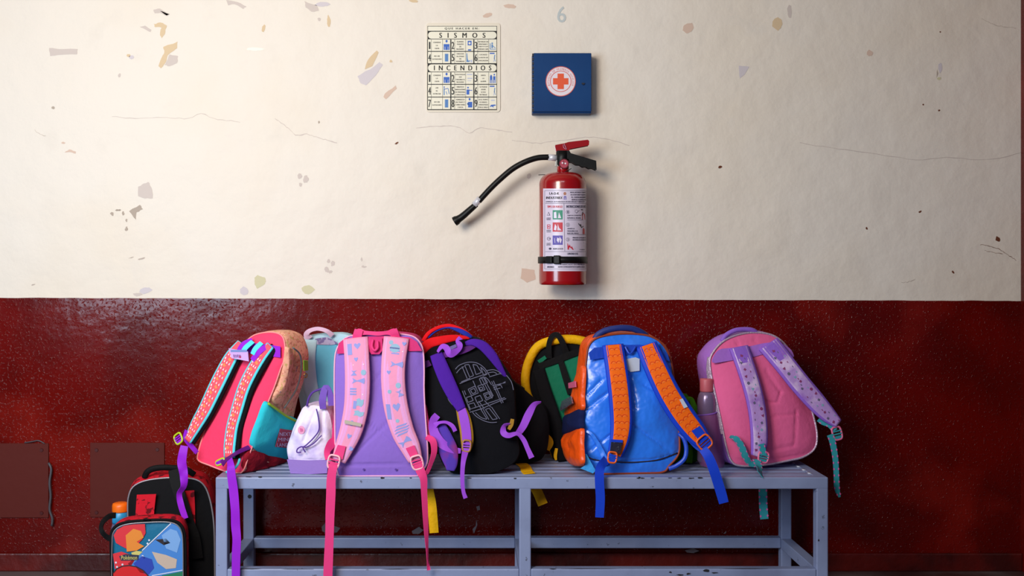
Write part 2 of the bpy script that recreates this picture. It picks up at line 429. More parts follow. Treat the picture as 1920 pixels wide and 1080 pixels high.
wall_mark([(1385, 123), (1405, 125), (1396, 140), (1387, 147)], 'lilac', .3); Q(1763, 127, 8, 20, 'lilac'); Q(1761, 147, 9, 6, 'olive')
wall_mark([(1757, 130), (1759, 138), (1756, 146)], 'plaster', .2)
for x, y, a, b in ((1350, 313, 9, 6), (1625, 428, 4, 6), (1871, 448, 9, 12), (1787, 510, 4, 7), (1761, 207, 5, 4), (1725, 397, 7, 4), (1763, 60, 3, 3), (1731, 196, 3, 4)):
    Q(x, y, a, b, 'rust', 8, 'rust_spot', rot=-.5, jit=.2)
def crack(pts, k='scratch', wpx=1.0, name='crack'):
    q = spline(pts, 30); vs = []; fs = []
    for i, p in enumerate(q):
        ww = wpx*(.4+.6*abs(noise.noise(Vector((p[0]*.1, p[1]*.1, 1)))*2)); jx = noise.noise(Vector((p[0]*.2, p[1]*.2, 5)))*2
        vs += [W(p[0], p[1]+jx-ww/2, -.0008), W(p[0], p[1]+jx+ww/2, -.0008)]
    for i in range(len(q)-1): fs.append((2*i, 2*i+2, 2*i+3, 2*i+1))
    mk(name, vs, fs, pk[k], wb, smooth=False)
crack([(515, 222), (540, 240), (556, 254), (575, 252), (610, 262), (632, 268)], 'greyed', 2)
crack([(210, 218), (250, 222), (300, 220), (350, 222), (378, 212), (400, 222), (450, 229)], 'greyed', 1.5)
crack([(65, 243), (75, 252), (86, 255)]); crack([(780, 240), (850, 236), (880, 250), (900, 240), (960, 248)], 'greyed', 1.5)
crack([(960, 262), (1010, 268), (1060, 262), (1120, 258), (1180, 272)], 'greyed', 1.6)
crack([(1500, 268), (1580, 280), (1680, 294), (1720, 300), (1780, 295), (1850, 300), (1918, 285)], 'greyed', 1.5)
crack([(1840, 35), (1870, 48), (1905, 52)]); crack([(1838, 458), (1870, 466), (1905, 488)], 'rust', 1.2, 'scratch'); crack([(1846, 470), (1880, 476)], 'rust', 1, 'scratch')
crack([(1535, 512), (1536, 540), (1537, 558)], 'scratch', 1.4); crack([(1868, 464), (1869, 495)], 'scratch', 1)
crack([(1690, 518), (1692, 530), (1716, 524)], 'scratch', 1.1)
# a faint stencilled digit
A6 = Art(lambda x, y: W(x, y, -.0009)); A6.text(1, '6', 1045, 12, 1061, 42); A6.build({1: pk['blueish']}, wb, {1: 'painted_digit'})
# streaks of whitish plaster scraped on the red dado
scuff = mat('scraped_plaster', (126, 112, 116), .8)
for pts in ([(603, 988), (614, 976), (624, 985), (638, 990), (632, 998), (612, 1000), (604, 996)], [(772, 996), (785, 988), (794, 994), (786, 1001), (774, 1001)], [(893, 950), (899, 948), (900, 956), (895, 957)],
            [(886, 992), (892, 986), (893, 974), (895, 984), (889, 1000)], [(1284, 1032), (1300, 1028), (1311, 1033), (1300, 1037), (1288, 1036)], [(1356, 1001), (1362, 995), (1361, 1000)]):
    mk('plaster_scuff', [W(p[0], p[1], -.0135 if p[1] > 1020 else -.001) for p in pts], [tuple(range(len(pts)))], scuff, wb, smooth=False)

# ------------------------------------------------------------------ wall plates and wire
plate_m = mat('brown_red_painted_metal', (88, 30, 24), .65, spec=.2, bump=(20, .3, .004)); screw_m = mat('painted_screw', (70, 12, 10), .4)
def plate(px0, px1, py0, py1, label):
    a = W(px0, py0, 0); b = W(px1, py1, 0)
    t = thing('cover_plate', ((a.x+b.x)/2, -.001, (a.z+b.z)/2), label, 'cover plate')
    boxes('plate', [(a.x, -.005, b.z, b.x, -.0005, a.z)], plate_m, t, bevel=.001)
    for (sx, sy) in ((px0+11, py0+14), (px1-14, py0+13), (px0+11, py1-8), (px1-14, py1-8)):
        c = W(sx, sy, -.005); vs = [c+Vector((math.cos(i*.52)*.005, -.002, math.sin(i*.52)*.005)) for i in range(12)]+[c+Vector((math.cos(i*.52)*.006, 0, math.sin(i*.52)*.006)) for i in range(12)]
        mk('screw', vs, [tuple(range(12))]+[(i, (i+1) % 12, (i+1) % 12+12, i+12) for i in range(12)], screw_m, t, smooth=False)
plate(-52, 92, 831, 970, 'reddish brown metal cover plate at the left edge of the photo beside the hanging wire')
plate(170, 309, 830, 969, 'reddish brown metal cover plate with corner screws behind the black and red floor backpack')
wire_m = mat('grey_wire', (72, 70, 76), .5)
o = tube('wire', [W(*p) for p in spline([(91, 868, -.008), (96, 880, -.01), (93, 905, -.013), (95, 930, -.012), (93, 955, -.012), (98, 972, -.012), (97, 986, -.012)], 30)], .0035, wire_m)
tag(o, 'thin grey wire hanging down the red wall at the edge of the left cover plate', 'wire')
o = tube('wire', [W(*p) for p in spline([(46, 830, -.006), (60, 828, -.008), (72, 826, -.008), (84, 832, -.005)], 16)], .0018, wire_m)
tag(o, 'short grey wire end poking out above the left cover plate', 'wire')

# ------------------------------------------------------------------ bench
YF = -.41; YB = -.05; ZT = .361; TB = .031
steel = mat('blue_grey_enamel', (140, 152, 188), .42, bump=(35, .25, .003), bump2=(8, .2, .01), pat=[('noise', (126, 136, 170), 5, .45, .65), ('noise', (92, 98, 120), 60, .68, .72)])
chip_m = mat('bare_dark_metal', (30, 27, 32), .7)
XL = W(404, 0, YF).x; XR = W(1553, 0, YF).x; XC = W(973.6, 0, YF).x
bench = thing('metal_bench', ((XL+XR)/2, (YF+YB)/2, 0), 'long low blue-grey painted steel bench with slatted top holding the row of backpacks', 'bench')
for x in (XL, XC, XR-TB):
    for y in (YF, YB-TB): boxes('leg', [(x, y, 0, x+TB, y+TB, ZT-.0005)], steel, bench, bevel=.003)
boxes('top_rail', [(XL, YF-.0004, ZT-TB, XR, YF+TB, ZT)], steel, bench, bevel=.003)
boxes('top_rail', [(XL, YB-TB, ZT-TB, XR, YB, ZT)], steel, bench, bevel=.003)
for x in (XL, XC, XR-TB):
    boxes('end_rail', [(x+.0005, YF+TB, ZT-TB, x+TB-.0005, YB-TB, ZT-(.0005 if x != XC else .006))], steel, bench, bevel=.002)
zr = .034
for x in (XL, XC, XR-TB): boxes('end_stretcher', [(x, YF+TB, W(0, 1067, YF).z-TB-.002, x+TB, YB-TB, W(0, 1067, YF).z-.002)], steel, bench, bevel=.002)
zl = W(0, 1067, YF).z
boxes('lower_rail', [(XL+TB, YF, zl-TB, XC, YF+TB, zl)], steel, bench, bevel=.003); boxes('lower_rail', [(XC+TB, YF, zl-TB, XR-TB, YF+TB, zl)], steel, bench, bevel=.003)
boxes('lower_rail', [(XL+TB, YB-TB, zl-TB, XC, YB, zl)], steel, bench, bevel=.003); boxes('lower_rail', [(XC+TB, YB-TB, zl-TB, XR-TB, YB, zl)], steel, bench, bevel=.003)
ns = 6; gap = (YB-TB-(YF+TB))/(ns)
for i in range(ns):
    y0 = YF+TB+gap*i+.013
    boxes('slat', [(XL+TB, y0, ZT-.006, XR-TB, y0+gap-.013, ZT-.0015)], steel, bench, bevel=.0015)
wacc = ([], [])
for x in (XR-TB, XL+TB):
    for i in range(ns):
        c = Vector((x, YF+TB+gap*i+.013+(gap-.013)/2, ZT-.001)); obox(wacc, c, Vector((1, 0, 0)), Vector((0, 1, 0)), Vector((0, 0, 1)), .004, .008, .002)
tag(mk('weld', wacc[0], wacc[1], mat('silver_weld', (186, 190, 205), .3), bench), kind='stuff')
cacc = ([], [])
for (x, y, w_, h_) in ((1197, 896.5, 9, 3), (1205, 896.5, 10, 2.5), (1223, 896, 8, 2), (1256, 896, 10, 2), (1273, 896.5, 9, 2.5), (1296, 896.5, 14, 3), (1313, 896, 14, 3.5), (966, 897, 7, 4), (880, 896.5, 12, 2), (488, 894.5, 9, 4), (466, 894, 14, 2),
                       (717, 896, 9, 4), (770, 896, 5, 2), (1199, 895, 5, 3), (1257, 1073, 6, 4), (1275, 1078, 14, 3), (1290, 1076, 8, 4), (1325, 1070, 14, 6), (1340, 1074, 14, 3), (1036, 1066.5, 14, 2), (460, 1066.5, 80, 1.6), (560, 1067, 70, 1.3), (1100, 1066, 120, 1.2), (740, 1067, 60, 1.3), (1400, 1066, 100, 1.2), (1535, 1013, 3, 6)):
    b = len(cacc[0]); nn = 10
    for i in range(nn):
        a = 2*math.pi*i/nn; cacc[0].append(W(x+math.cos(a)*w_/2*random.uniform(.6, 1.1), y+math.sin(a)*h_/2*random.uniform(.5, 1.1), YF-.0011))
    cacc[1].append(tuple(range(b, b+nn)))
tag(mk('chipped_paint', cacc[0], cacc[1], chip_m, bench, smooth=False), kind='stuff')
boltc = W(468, 931, YB-TB-.001)
mk('bolt_hole', [boltc+Vector((math.cos(i*.52)*.006, 0, math.sin(i*.52)*.006)) for i in range(12)], [tuple(range(12))], chip_m, bench)

# ------------------------------------------------------------------ poster
ink = mat('black_ink', (28, 30, 30), .6); blue_ink = mat('blue_ink', (48, 100, 190), .6); blue2 = mat('light_blue_ink', (92, 138, 190), .6); pale_ink = mat('pale_worn_ink', (186, 192, 214), .6); grey_ink = mat('grey_ink', (110, 108, 100), .6)
sign_m = mat('cream_sign_plastic', (226, 217, 198), .45, spec=.4); panel_m = mat('sign_white_print', (232, 228, 208), .45)
tp = thing('safety_sign', W(868, 128, -.001), 'square cream sign with black grid of earthquake and fire steps reading SISMOS and INCENDIOS', 'sign')
def rr(x0, y0, x1, y1, r, n=5):
    out = []
    for (cx, cy, a0) in ((x1-r, y1-r, 0), (x0+r, y1-r, 90), (x0+r, y0+r, 180), (x1-r, y0+r, 270)):
        for i in range(n+1):
            a = math.radians(a0+90*i/n); out.append((cx+r*math.cos(a), cy+r*math.sin(a)))
    return out
patch('plate', None, rr(799, 43.5, 938, 210.5, 6), sign_m, tp, w=.0015, th=.0015, y=0)
A = Art(lambda x, y: W(x, y, -.0036)); A2 = Art(lambda x, y: W(x, y, -.0034)); A3 = Art(lambda x, y: W(x, y, -.0038))
X0, X1 = 801.5, 931.8
A2.rect('w', X0, 49, X1, 206)
ys = [49, 58.3, 73.3, 96.2, 119.3, 135, 158, 181.8, 206]
A.frame('k', X0, 48.7, X1, 206, .9)
A.line('k', (X0, 58.6), (X1, 58.6), 1.3)
def band(y0, y1):
    A.rect('k', X0, y0, X1, y1)
    A3.poly('w', rr(X0+1, y0+1.2, X1-.8, y1-1.2, (y1-y0)/2-1.3))
band(58.3, 73.8); band(119.5, 135.4)
colx = [X0, 845.3, 888.5, X1]
def cells(y0, y1, items):
    for i, (num, lines, pic) in enumerate(items):
        a, b = colx[i], colx[i+1]
        A.line('k', (a, y0), (a, y1), 2.2 if i else 1.0); A.line('k', (a+7.3, y0), (a+7.3, y1), .6); A.line('k', (b-15.5, y0), (b-15.5, y1), .6)
        A.text('k', num, a+(1.8 if num != '1' else 3), y0+4.5, a+(6.2 if num != '1' else 5.2), y1-4.5)
        nl = len(lines); hh = 2.3; st = min(5.6, (y1-y0-4)/nl); yy = (y0+y1)/2-st*nl/2+(st-hh)/2
        for q, t in enumerate(lines):
            wd = min(18.5, len(t)*1.75); A.text('k', t, (a+17.8)-wd/2, yy+q*st, (a+17.8)+wd/2, yy+q*st+hh)
        cx, cy = b-8, (y0+y1)/2
        if pic == 'man': A.disc('b', cx, cy-8, 2, 2.6); A.rect('b', cx-5.5, cy-2.5, cx+5.5, cy+8.5); A3.line('w', (cx-2.8, cy+2.5), (cx-2.8, cy+8.5), .6); A3.line('w', (cx+2.8, cy+2.5), (cx+2.8, cy+8.5), .6)
        elif pic == 'col': A.rect('l', cx-3.3, y0+4, cx+3.3, y1-4); A3.line('b', (cx, y0+4), (cx, y1-4), .8)
        elif pic == 'gas': A.rect('b', cx-3.6, y0+2.5, cx+3.6, y0+11); A3.disc('w', cx, y0+7, 2, 2.2); A.rect('b', cx-3, y1-4, cx+3, y1-1.4)
        elif pic == 'sit':
            A.disc('l', cx-1, cy-4, 1.6); A.rect('l', cx-5.5, cy-4, cx-4, cy+7); A.rect('l', cx-2.5, cy-2, cx+.5, cy+5); A.line('l', (cx-5, cy+7), (cx+6, cy+7), 1.2); A.line('l', (cx+.5, cy+1), (cx+5, cy+5), 1.3)
        elif pic == 'zone': A.poly('l', [(cx-6, y0+3), (cx-4.5, y0+3), (cx-3.5, cy+3), (cx, y1-3), (cx-6, y1-3)]); A.disc('l', cx, cy+6, 1.1); A.rect('p', cx+2, cy+4, cx+5, cy+9)
        elif pic == 'exit': A.rect('b', cx-5.5, y0+2, cx+3.5, y0+4.3); A.line('l', (cx+4, y0+6), (cx+3, cy+2), 1.7); A.line('p', (cx+3, cy+2), (cx+1.5, y1-3), 1.2); A.line('l', (cx+3, cy+1), (cx+5, y1-4), 1)
        elif pic == 'fade': A.rect('p', cx-5, y0+3, cx+5, y0+5); A.rect('p', cx-4, cy-1, cx+5, cy+1); A.rect('p', cx-4, cy+4, cx+3, cy+5)
        elif pic == 'two':
            for s in (-3, 3): A.disc('b', cx+s, cy-7+(s < 0)*2, 1.5); A.rect('b', cx+s-2.2, cy-4, cx+s+2.2, cy+3); A.rect('b', cx+s-2.2, cy+3, cx+s-.6, cy+9); A.rect('b', cx+s+.6, cy+3, cx+s+2.2, cy+9)
        elif pic == 'ext': A.disc('b', cx-4.5, cy-7, 1.3); A.rect('l', cx-5.6, cy-5, cx-3.6, cy+8); A.line('b', (cx-4, cy-3), (cx+3, cy-5), 1.2); A.line('l', (cx+3, cy-4), (cx+5, cy+6), 1.5); A.line('l', (cx-1, cy+1), (cx+1, cy+7), 1.3)
        elif pic == 'obey': A.disc('b', cx-3, cy-6, 1.6); A.rect('b', cx-5.8, cy-2.5, cx-.5, cy+7); A.line('b', (cx-1, cy-1), (cx+5, cy-1), 1.4)
        elif pic == 'rag': A.disc('b', cx, cy-8, 1.8, 2.4); A.rect('b', cx-3, cy-3, cx+5, cy+7.5); A.poly('l', [(cx-5, cy-1), (cx-2, cy-1), (cx-2, cy+3), (cx-5, cy+2)])
        elif pic == 'crawl': A.rect('p', cx-3, cy-7, cx+4, cy-5); A.poly('b', [(cx-6, cy+7), (cx-3, cy+2.5), (cx+5, cy+2), (cx+6, cy+4), (cx+1, cy+5), (cx+2, cy+8), (cx-2, cy+5.5)])
    A.line('k', (X0, y1), (X1, y1), 1.6)
cells(74, 96.4, [('1', ['CONSERVE', 'LA', 'CALMA'], 'man'), ('2', ['ELIMINE', 'FUENTES', 'DE', 'INCENDIO'], 'gas'), ('3', ['RETIRESE DE', 'VENTANAS Y', 'OBJETOS QUE', 'PUEDAN CAER'], 'sit')])
cells(96.8, 119.3, [('4', ['NO USE', 'ELEVADORES'], 'col'), ('5', ['UBIQUESE', 'EN ZONAS', 'DE', 'SEGURIDAD'], 'zone'), ('6', ['LOCALICE', 'LA RUTA DE', 'EVACUACION'], 'exit')])
cells(135.6, 158.2, [('1', ['CONSERVE', 'LA', 'CALMA'], 'man'), ('2', ['IDENTIFIQUE', 'QUE', 'ORIGINA EL', 'INCENDIO'], 'fade'), ('3', ['EMITA', 'LA', 'ALARMA'], 'two')])
cells(158.6, 182, [('4', ['USE', 'EL', 'EXTINTOR'], 'ext'), ('5', ['OBEDEZCA', 'INDICACIONES', 'DE PERSONAL', 'CAPACITADO'], 'obey'), ('6', ['SI PUEDE', 'AYUDE', 'SI NO', 'RETIRESE'], 'exit')])
cells(182.4, 205.6, [('7', ['NO USE', 'ELEVADORES'], 'col'), ('8', ['HUMEDEZCA', 'UN TRAPO Y', 'CUBRA NARIZ', 'Y BOCA'], 'rag'), ('9', ['SI EL HUMO', 'ES DENSO', 'ARRASTRESE', 'POR EL SUELO'], 'crawl')])
A.text('k', 'QUE HACER EN:', 834, 51.5, 898, 56, 1.5)
A3.text('k', 'SISMOS', 824, 61.5, 910, 71, 2.6); A3.text('k', 'INCENDIOS', 814, 122.8, 921, 132, 2.2)
im = dict(w=panel_m, k=ink, b=blue_ink, l=blue2, p=pale_ink)
A2.build(im, tp, dict(w='printed_ground')); A.build(im, tp, dict(k='black_print', b='blue_pictograms', l='light_blue_pictograms', p='faded_print')); A3.build(im, tp, dict(w='title_band', k='title_lettering', b='pictogram_detail'))

# ------------------------------------------------------------------ first aid box
navy = mat('blue_enamel', (14, 54, 104), .5, bump=(12, .2, .006), pat=[('noise', (18, 62, 114), 4, .4, .7)], spec=.15)
BD = .052; yb = -BD
tb = thing('first_aid_box', W(1054, 155, -.01), 'square dark blue metal first aid box with a white round seal and orange cross', 'first aid box')
a = W(998.5, 99, yb); b = W(1109, 210, yb)
boxes('box', [(a.x, yb+.008, b.z-.003, b.x, -.0008, a.z)], navy, tb, bevel=.002)
dr = boxes('door', [(a.x+.003, yb, b.z+.001, b.x, yb+.0075, a.z-.0005)], navy, tb, bevel=.002)
hz = mat('dark_hinge', (14, 22, 38), .5)
for i in range(14):
    z = b.z+.006+(a.z-b.z-.012)*i/13; boxes('hinge_knuckle', [(a.x-.001, yb-.0005, z-.004, a.x+.0035, yb+.007, z+.004)], hz, tb)
A = Art(lambda x, y: W(x, y, yb-.0004)); B_ = Art(lambda x, y: W(x, y, yb-.0008))
sx, sy = 1051.3, 152.5
A.disc('w', sx, sy, 27.8, n=48); B_.ring('o', sx, sy, 26.8, 28.2, 48); B_.ring('o', sx, sy, 18.8, 20, 48)
B_.rect('c', sx-6, sy-14.5, sx+6, sy+14.5); B_.rect('c', sx-14.5, sy-6, sx-6, sy+6); B_.rect('c', sx+6, sy-6, sx+14.5, sy+6)
s = 'BOTIQUIN DE PRIMEROS AUXILIOS'
for i, ch in enumerate(s):
    if ch == ' ': continue
    th = math.radians(198-216*i/(len(s)-1)); vv, ff = text2d(ch); q = B_.a('o'); bb = len(q[0]); r0, h, wd = 21.4, 3.6, (2.3 if ch != 'I' else .8)
    for (x, y) in vv:
        r = r0+h*y; t = th-(x-.5)*wd/r; q[0].append(W(sx+r*math.cos(t), sy-r*math.sin(t), yb-.0008))
    q[1].extend([tuple(bb+k for k in f) for f in ff])
oi = mat('seal_red_print', (214, 96, 84), .5); ci = mat('orange_cross_print', (226, 84, 40), .5); wi = mat('white_sticker', (226, 218, 226), .4)
A.build(dict(w=wi), tb, dict(w='seal')); B_.build(dict(o=oi, c=ci), tb, dict(o='seal_lettering', c='cross'))
c = W(1093, 157, yb); boxes('latch', [(c.x-.004, yb-.004, c.z-.0018, c.x+.005, yb, c.z+.0018), (c.x-.001, yb-.005, c.z-.004, c.x+.002, yb, c.z+.002)], hz, tb)

# ------------------------------------------------------------------ fire extinguisher
YE = -.095; dE = YE-CAMY
ered = mat('red_enamel', (150, 10, 16), .22, spec=.6, coat=.4); black = mat('black_rubber', (10, 11, 12), .45, bump=(80, .15), spec=.25); silver = mat('bright_metal', (214, 214, 222), .3, metal=.25, spec=.7)
te = thing('fire_extinguisher', W(1055, 430, -.03), 'red fire extinguisher with white instruction label and black hose, hung on the cream wall', 'fire extinguisher')
EX = W(1055, 0, YE).x; RE = 44.2*dE/F*.995
def ez(py, y=YE): return W(0, py, y).z
def lathe(name, prof, cx, cy, m, parent, k=48, axis='z'):
    vs = []; fs = []
    for (r, z) in prof:
        for j in range(k): a = 2*math.pi*j/k; vs.append(Vector((cx+r*math.cos(a), cy+r*math.sin(a), z)))
    for i in range(len(prof)-1):
        for j in range(k): j2 = (j+1) % k; fs.append((i*k+j, i*k+j2, (i+1)*k+j2, (i+1)*k+j))
    fs.append(tuple(range(k))[::-1]); fs.append(tuple((len(prof)-1)*k+j for j in range(k)))
    return mk(name, vs, fs, m, parent)
zb, zs = ez(534), ez(346)
lathe('cylinder', [(RE*.9, zb), (RE*.97, zb+.001), (RE, zb+.005), (RE, zb+.012), (RE, zs), (RE*.985, zs+.008), (RE*.93, zs+.017), (RE*.84, zs+.025), (RE*.7, zs+.031), (RE*.5, zs+.0345), (RE*.3, zs+.036)], EX, YE, ered, te, 64)
lathe('neck', [(.0175, ez(327)), (.0175, ez(312)), (.015, ez(308)), (.015, ez(297))], EX+.001, YE, ered, te, 24)
lathe('valve', [(.016, ez(312)), (.019, ez(309)), (.019, ez(296)), (.0185, ez(284))], EX-.0008, YE, black, te, 24)
def prism(name, pts, y0, y1, m, parent, bevel=.0015):
    k = len(pts); vs = [W(p[0], p[1], (y0+y1)/2) for p in pts]; v1 = [Vector((v.x, y0, v.z)) for v in vs]; v2 = [Vector((v.x, y1, v.z)) for v in vs]
    fs = [tuple(range(k)), tuple(range(k, 2*k))[::-1]]+[(i, (i+1) % k, (i+1) % k+k, i+k) for i in range(k)]
    o = mk(name, v1+v2, fs, m, parent, smooth=False); bm = o.modifiers.new('b', 'BEVEL'); bm.width = bevel; bm.segments = 2; bm.limit_method = 'ANGLE'; return o
prism('lever', [(1041.5, 273.5), (1058, 270.5), (1066, 268), (1101, 264), (1103, 266), (1102.5, 272.5), (1067, 279.5), (1065.5, 284.5), (1044, 284.5)], YE-.013, YE+.013, ered, te)
prism('carry_handle', [(1044.5, 284), (1066, 284), (1069, 289), (1116, 303), (1116.8, 318.5), (1109, 315), (1104, 316), (1098, 312.5), (1092, 313), (1086, 309), (1080, 309), (1072, 304), (1067, 304), (1066, 298), (1044.5, 298)], YE-.014, YE+.014, black, te)
gy = YE-.022; g0 = W(1057.5, 307, gy)
def discy(name, c, r, y0, y1, m, parent, k=32):
    vs = [Vector((c.x+r*math.cos(2*math.pi*i/k), y, c.z+r*math.sin(2*math.pi*i/k))) for y in (y0, y1) for i in range(k)]
    return mk(name, vs, [tuple(range(k)), tuple(range(k, 2*k))[::-1]]+[(i, (i+1) % k, (i+1) % k+k, i+k) for i in range(k)], m, parent, smooth=False)
gg = discy('pressure_gauge', g0, .0145, gy, gy+.012, mat('gauge_rim', (96, 20, 30), .3), te)
discy('gauge_face', g0, .0118, gy-.0008, gy+.001, mat('gauge_face', (176, 76, 92), .25), gg)
A = Art(lambda x, y: W(x, y, gy-.0016)); A.disc('s', 1054.6, 305.5, 1.6); A.disc('s', 1060, 306.5, 1.6); A.line('k', (1057.5, 309), (1056.5, 301), .8); A.build(dict(s=wi, k=ink), gg, dict(s='gauge_mark', k='gauge_needle'))
prism('valve_bracket', [(1043, 300), (1048, 299), (1048, 312), (1042, 310)], YE-.01, YE, mat('grey_metal', (170, 172, 165), .4, metal=.5), te)
c1 = W(1028, 294.8, YE-.004); c2 = W(1044, 296.2, YE-.004)
tube('hose_coupling', [c1, c2], .0095, silver, te, k=20)
hp = spline([(1029, 294.8, -.10), (1008, 296, -.10), (985, 303.5, -.10), (962, 316, -.095), (940, 334, -.09), (920, 353, -.085), (898, 377, -.075)], 60)
tube('hose', [W(*p) for p in hp], .0086, black, te, k=20)
tube('hose_ferrule', [W(900, 372, -.076), W(889.5, 384.5, -.072)], .0098, silver, te, k=20)
npx = spline([(893, 383, -.072), (880, 394.5, -.068), (866, 406.5, -.062), (853, 415, -.058)], 14)
nz = [W(*p) for p in npx]
tube('nozzle', nz+[nz[-1]+(nz[-1]-nz[-2])*.25], [.0085]+[.0088+.0002*i for i in range(10)]+[.0115, .0138, .0142, .0142], black, te, k=24)
tube('safety_wire', [W(*p) for p in spline([(1010, 328, -.05), (1030, 327, -.1), (1048, 325.5, -.125), (1062, 321, -.12), (1071, 316, -.1)], 20)], .0011, chip_m, te)
tube('safety_pin', [W(*p) for p in spline([(1056, 271, YE-.016), (1057, 277, YE-.018), (1062, 280, YE-.018), (1060, 275, YE-.018), (1058, 270, YE-.016)], 16)], .0007, mat('lilac_tie', (200, 150, 180), .5), te, k=6)
def cyl(px, py, r):
    s = max(-.999, min(.999, (px-1055)/44.2)); th = math.asin(s)
    yy = YE-r*math.cos(th); x = EX+r*math.sin(th); return Vector((x, yy, HC-(py-CY)*(yy-CAMY)/F))
# strap round the cylinder
vs = []; fs = []; k = 64
for zz, rr_ in ((ez(493.5, YE-RE), RE+.0008), (ez(493.5, YE-RE), RE+.004), (ez(481, YE-RE), RE+.004), (ez(481, YE-RE), RE+.0008)):
    for j in range(k):
        a_ = 2*math.pi*j/k; vs.append(Vector((EX+rr_*math.cos(a_), YE+rr_*math.sin(a_), zz)))
for i in range(3):
    for j in range(k): j2 = (j+1) % k; fs.append((i*k+j, i*k+j2, (i+1)*k+j2, (i+1)*k+j))
st = mk('strap', vs, fs, black, te)
acc = ([], [])
for th, hw_, hh_, hd in ((-.62, .011, .0105, .006), (-.3, .010, .0125, .0065)):
    ax = Vector((math.cos(th), math.sin(th)*1, 0)); ay = Vector((math.sin(th), -math.cos(th), 0)); obox(acc, Vector((EX, YE, ez(487, YE-RE)))+ay*(RE+.005), ax, ay, Vector((0, 0, 1)), hw_, hd, hh_)
o = mk('buckle', acc[0], acc[1], black, st, smooth=False); bm = o.modifiers.new('b', 'BEVEL'); bm.width = .003; bm.segments = 2
boxes('wall_bracket', [(EX-.02, YE+RE-.002, ez(470), EX+.02, -.0008, ez(340))], chip_m, te)
# label
lab = mat('label_white', (216, 206, 226), .35, spec=.5); lk = mat('label_black', (62, 58, 84), .5); lg = mat('label_green', (40, 140, 112), .5); lr = mat('label_red', (196, 36, 58), .5); lv = mat('label_violet', (84, 70, 170), .5)
L0 = Art(lambda x, y: cyl(x, y, RE+.0005)); L1 = Art(lambda x, y: cyl(x, y, RE+.0009)); L2 = Art(lambda x, y: cyl(x, y, RE+.0016))
for i in range(34):
    x0 = 1017+(1098.9-1017)*i/34; x1 = 1017+(1098.9-1017)*(i+1)/34; L0.poly('w', [(x0, 353.5), (x1, 353.5), (x1, 508.5), (x0, 508.5)])
L1.frame('k', 1019.5, 357, 1097, 504.5, .5); L1.rect('k', 1021, 381, 1097, 381.6); L1.line('k', (1054, 381.5), (1055.3, 471), .6); L1.rect('k', 1021, 471.5, 1097, 472.1)
L1.text('d', 'LA-D-K', 1028, 360.5, 1045, 365); L1.text('d', 'INDUSTRIEX', 1022.5, 368.5, 1051, 373)
L1.disc('o', 1055.5, 363, 2.6, 3); L1.rect('v', 1053.6, 368.5, 1055, 374.5); L1.rect('v', 1056.6, 368.5, 1058, 374.5); L1.rect('v', 1053.6, 368, 1058, 369.6)
for i, t in enumerate(('VENTA, RECARGA Y MANT.', 'DE EXTINTORES Y EQUIPO', 'TEL. CONTRA INCENDIO', 'SERVICIO A DOMICILIO')): L1.text('k', t, 1065+i, 359.6+i*4.5, 1096, 362.2+i*4.5)
L1.text('k', 'EMPRESA AUTORIZADA DE RECARGAS Y SERVICIO', 1022, 377, 1094, 379.3)
L1.text('r', 'TIPO DE FUEGO', 1024, 385.5, 1051, 389.5); L1.text('k', 'INSTRUCCIONES DE USO', 1058.5, 385, 1097, 389.5)
for (y, c, nm) in ((394, 'g', 0), (417, 'r', 1), (441.5, 'v', 2)):
    L1.rect(c, 1033.7, y, 1051.5, y+17.5)
    if nm == 0: L2.poly('w', [(1036, y+4), (1040, y+3), (1041, y+15), (1036, y+15)]); L2.poly('w', [(1043, y+15), (1045, y+4), (1049, y+15)])
    if nm == 1: L2.poly('w', [(1036, y+14), (1038, y+3), (1041, y+8), (1040, y+15)]); L2.poly('w', [(1043, y+3), (1045, y+10), (1050, y+15), (1042, y+15)])
    if nm == 2: L2.poly('w', [(1042, y+4), (1046, y+6), (1044, y+14), (1041, y+9)]); L2.poly('w', [(1046, y+2), (1050, y+8), (1048, y+15), (1046, y+11)]); L2.line('w', (1037, y+5), (1038, y+14), .8)
    if nm == 0: L1.poly('k', [(1023.5, y+10), (1026.5, y+3), (1029.5, y+10)]); L2.poly('w', [(1024.6, y+9.3), (1026.5, y+4.6), (1028.4, y+9.3)])
    if nm == 1: L1.frame('r', 1024, y+4, 1029.5, y+12, 1); L1.disc('r', 1026.7, y+8, 1.2)
    if nm == 2: L1.ring('k', 1027, y+6, 2.4, 3.2, 20); L1.rect('k', 1026.5, y+5.4, 1029.5, y+6.4)
    for q, t in enumerate(('SOLIDOS', 'MADERA') if nm == 0 else ('LIQUIDOS', 'GASES') if nm == 1 else ('EQUIPO', 'ELECTRICO')): L1.text('k', t, 1023, y+14+q*2.6, 1030.5, y+15.9+q*2.6)
L1.disc('k', 1029.3, 466.3, 2.5, 2); L1.text('k', 'NOM-154-SCFI', 1034.5, 465, 1052, 468)
for (y, num) in ((394.5, '1'), (418.5, '2'), (446, '3')):
    L1.ring('k', 1061, y+3, 3, 3.5, 20); L1.text('k', num, 1060.2, y+1, 1061.8, y+5)
for (y, t) in ((403, 'SUJETE EL EXTINTOR'), (407.5, 'REMUEVA EL SEGURO'), (427.5, 'APUNTE LA'), (432, 'MANGUERA A LA'), (436.2, 'BASE DEL FUEGO')):
    L1.text('k', t, 1060, y, 1060+min(26, len(t)*1.5), y+2.4)
for t, y in (('PRESIONE LA PALANCA', 444.5), ('EN FORMA DE ABANICO', 448.5)): L1.text('k', t, 1070, y, 1096, y+2.4)
L1.rect('k', 1060, 412, 1090, 412.6); L1.rect('k', 1060, 439.5, 1096, 440.1); L1.text('k', 'Y LISTO', 1083, 467, 1094, 469)
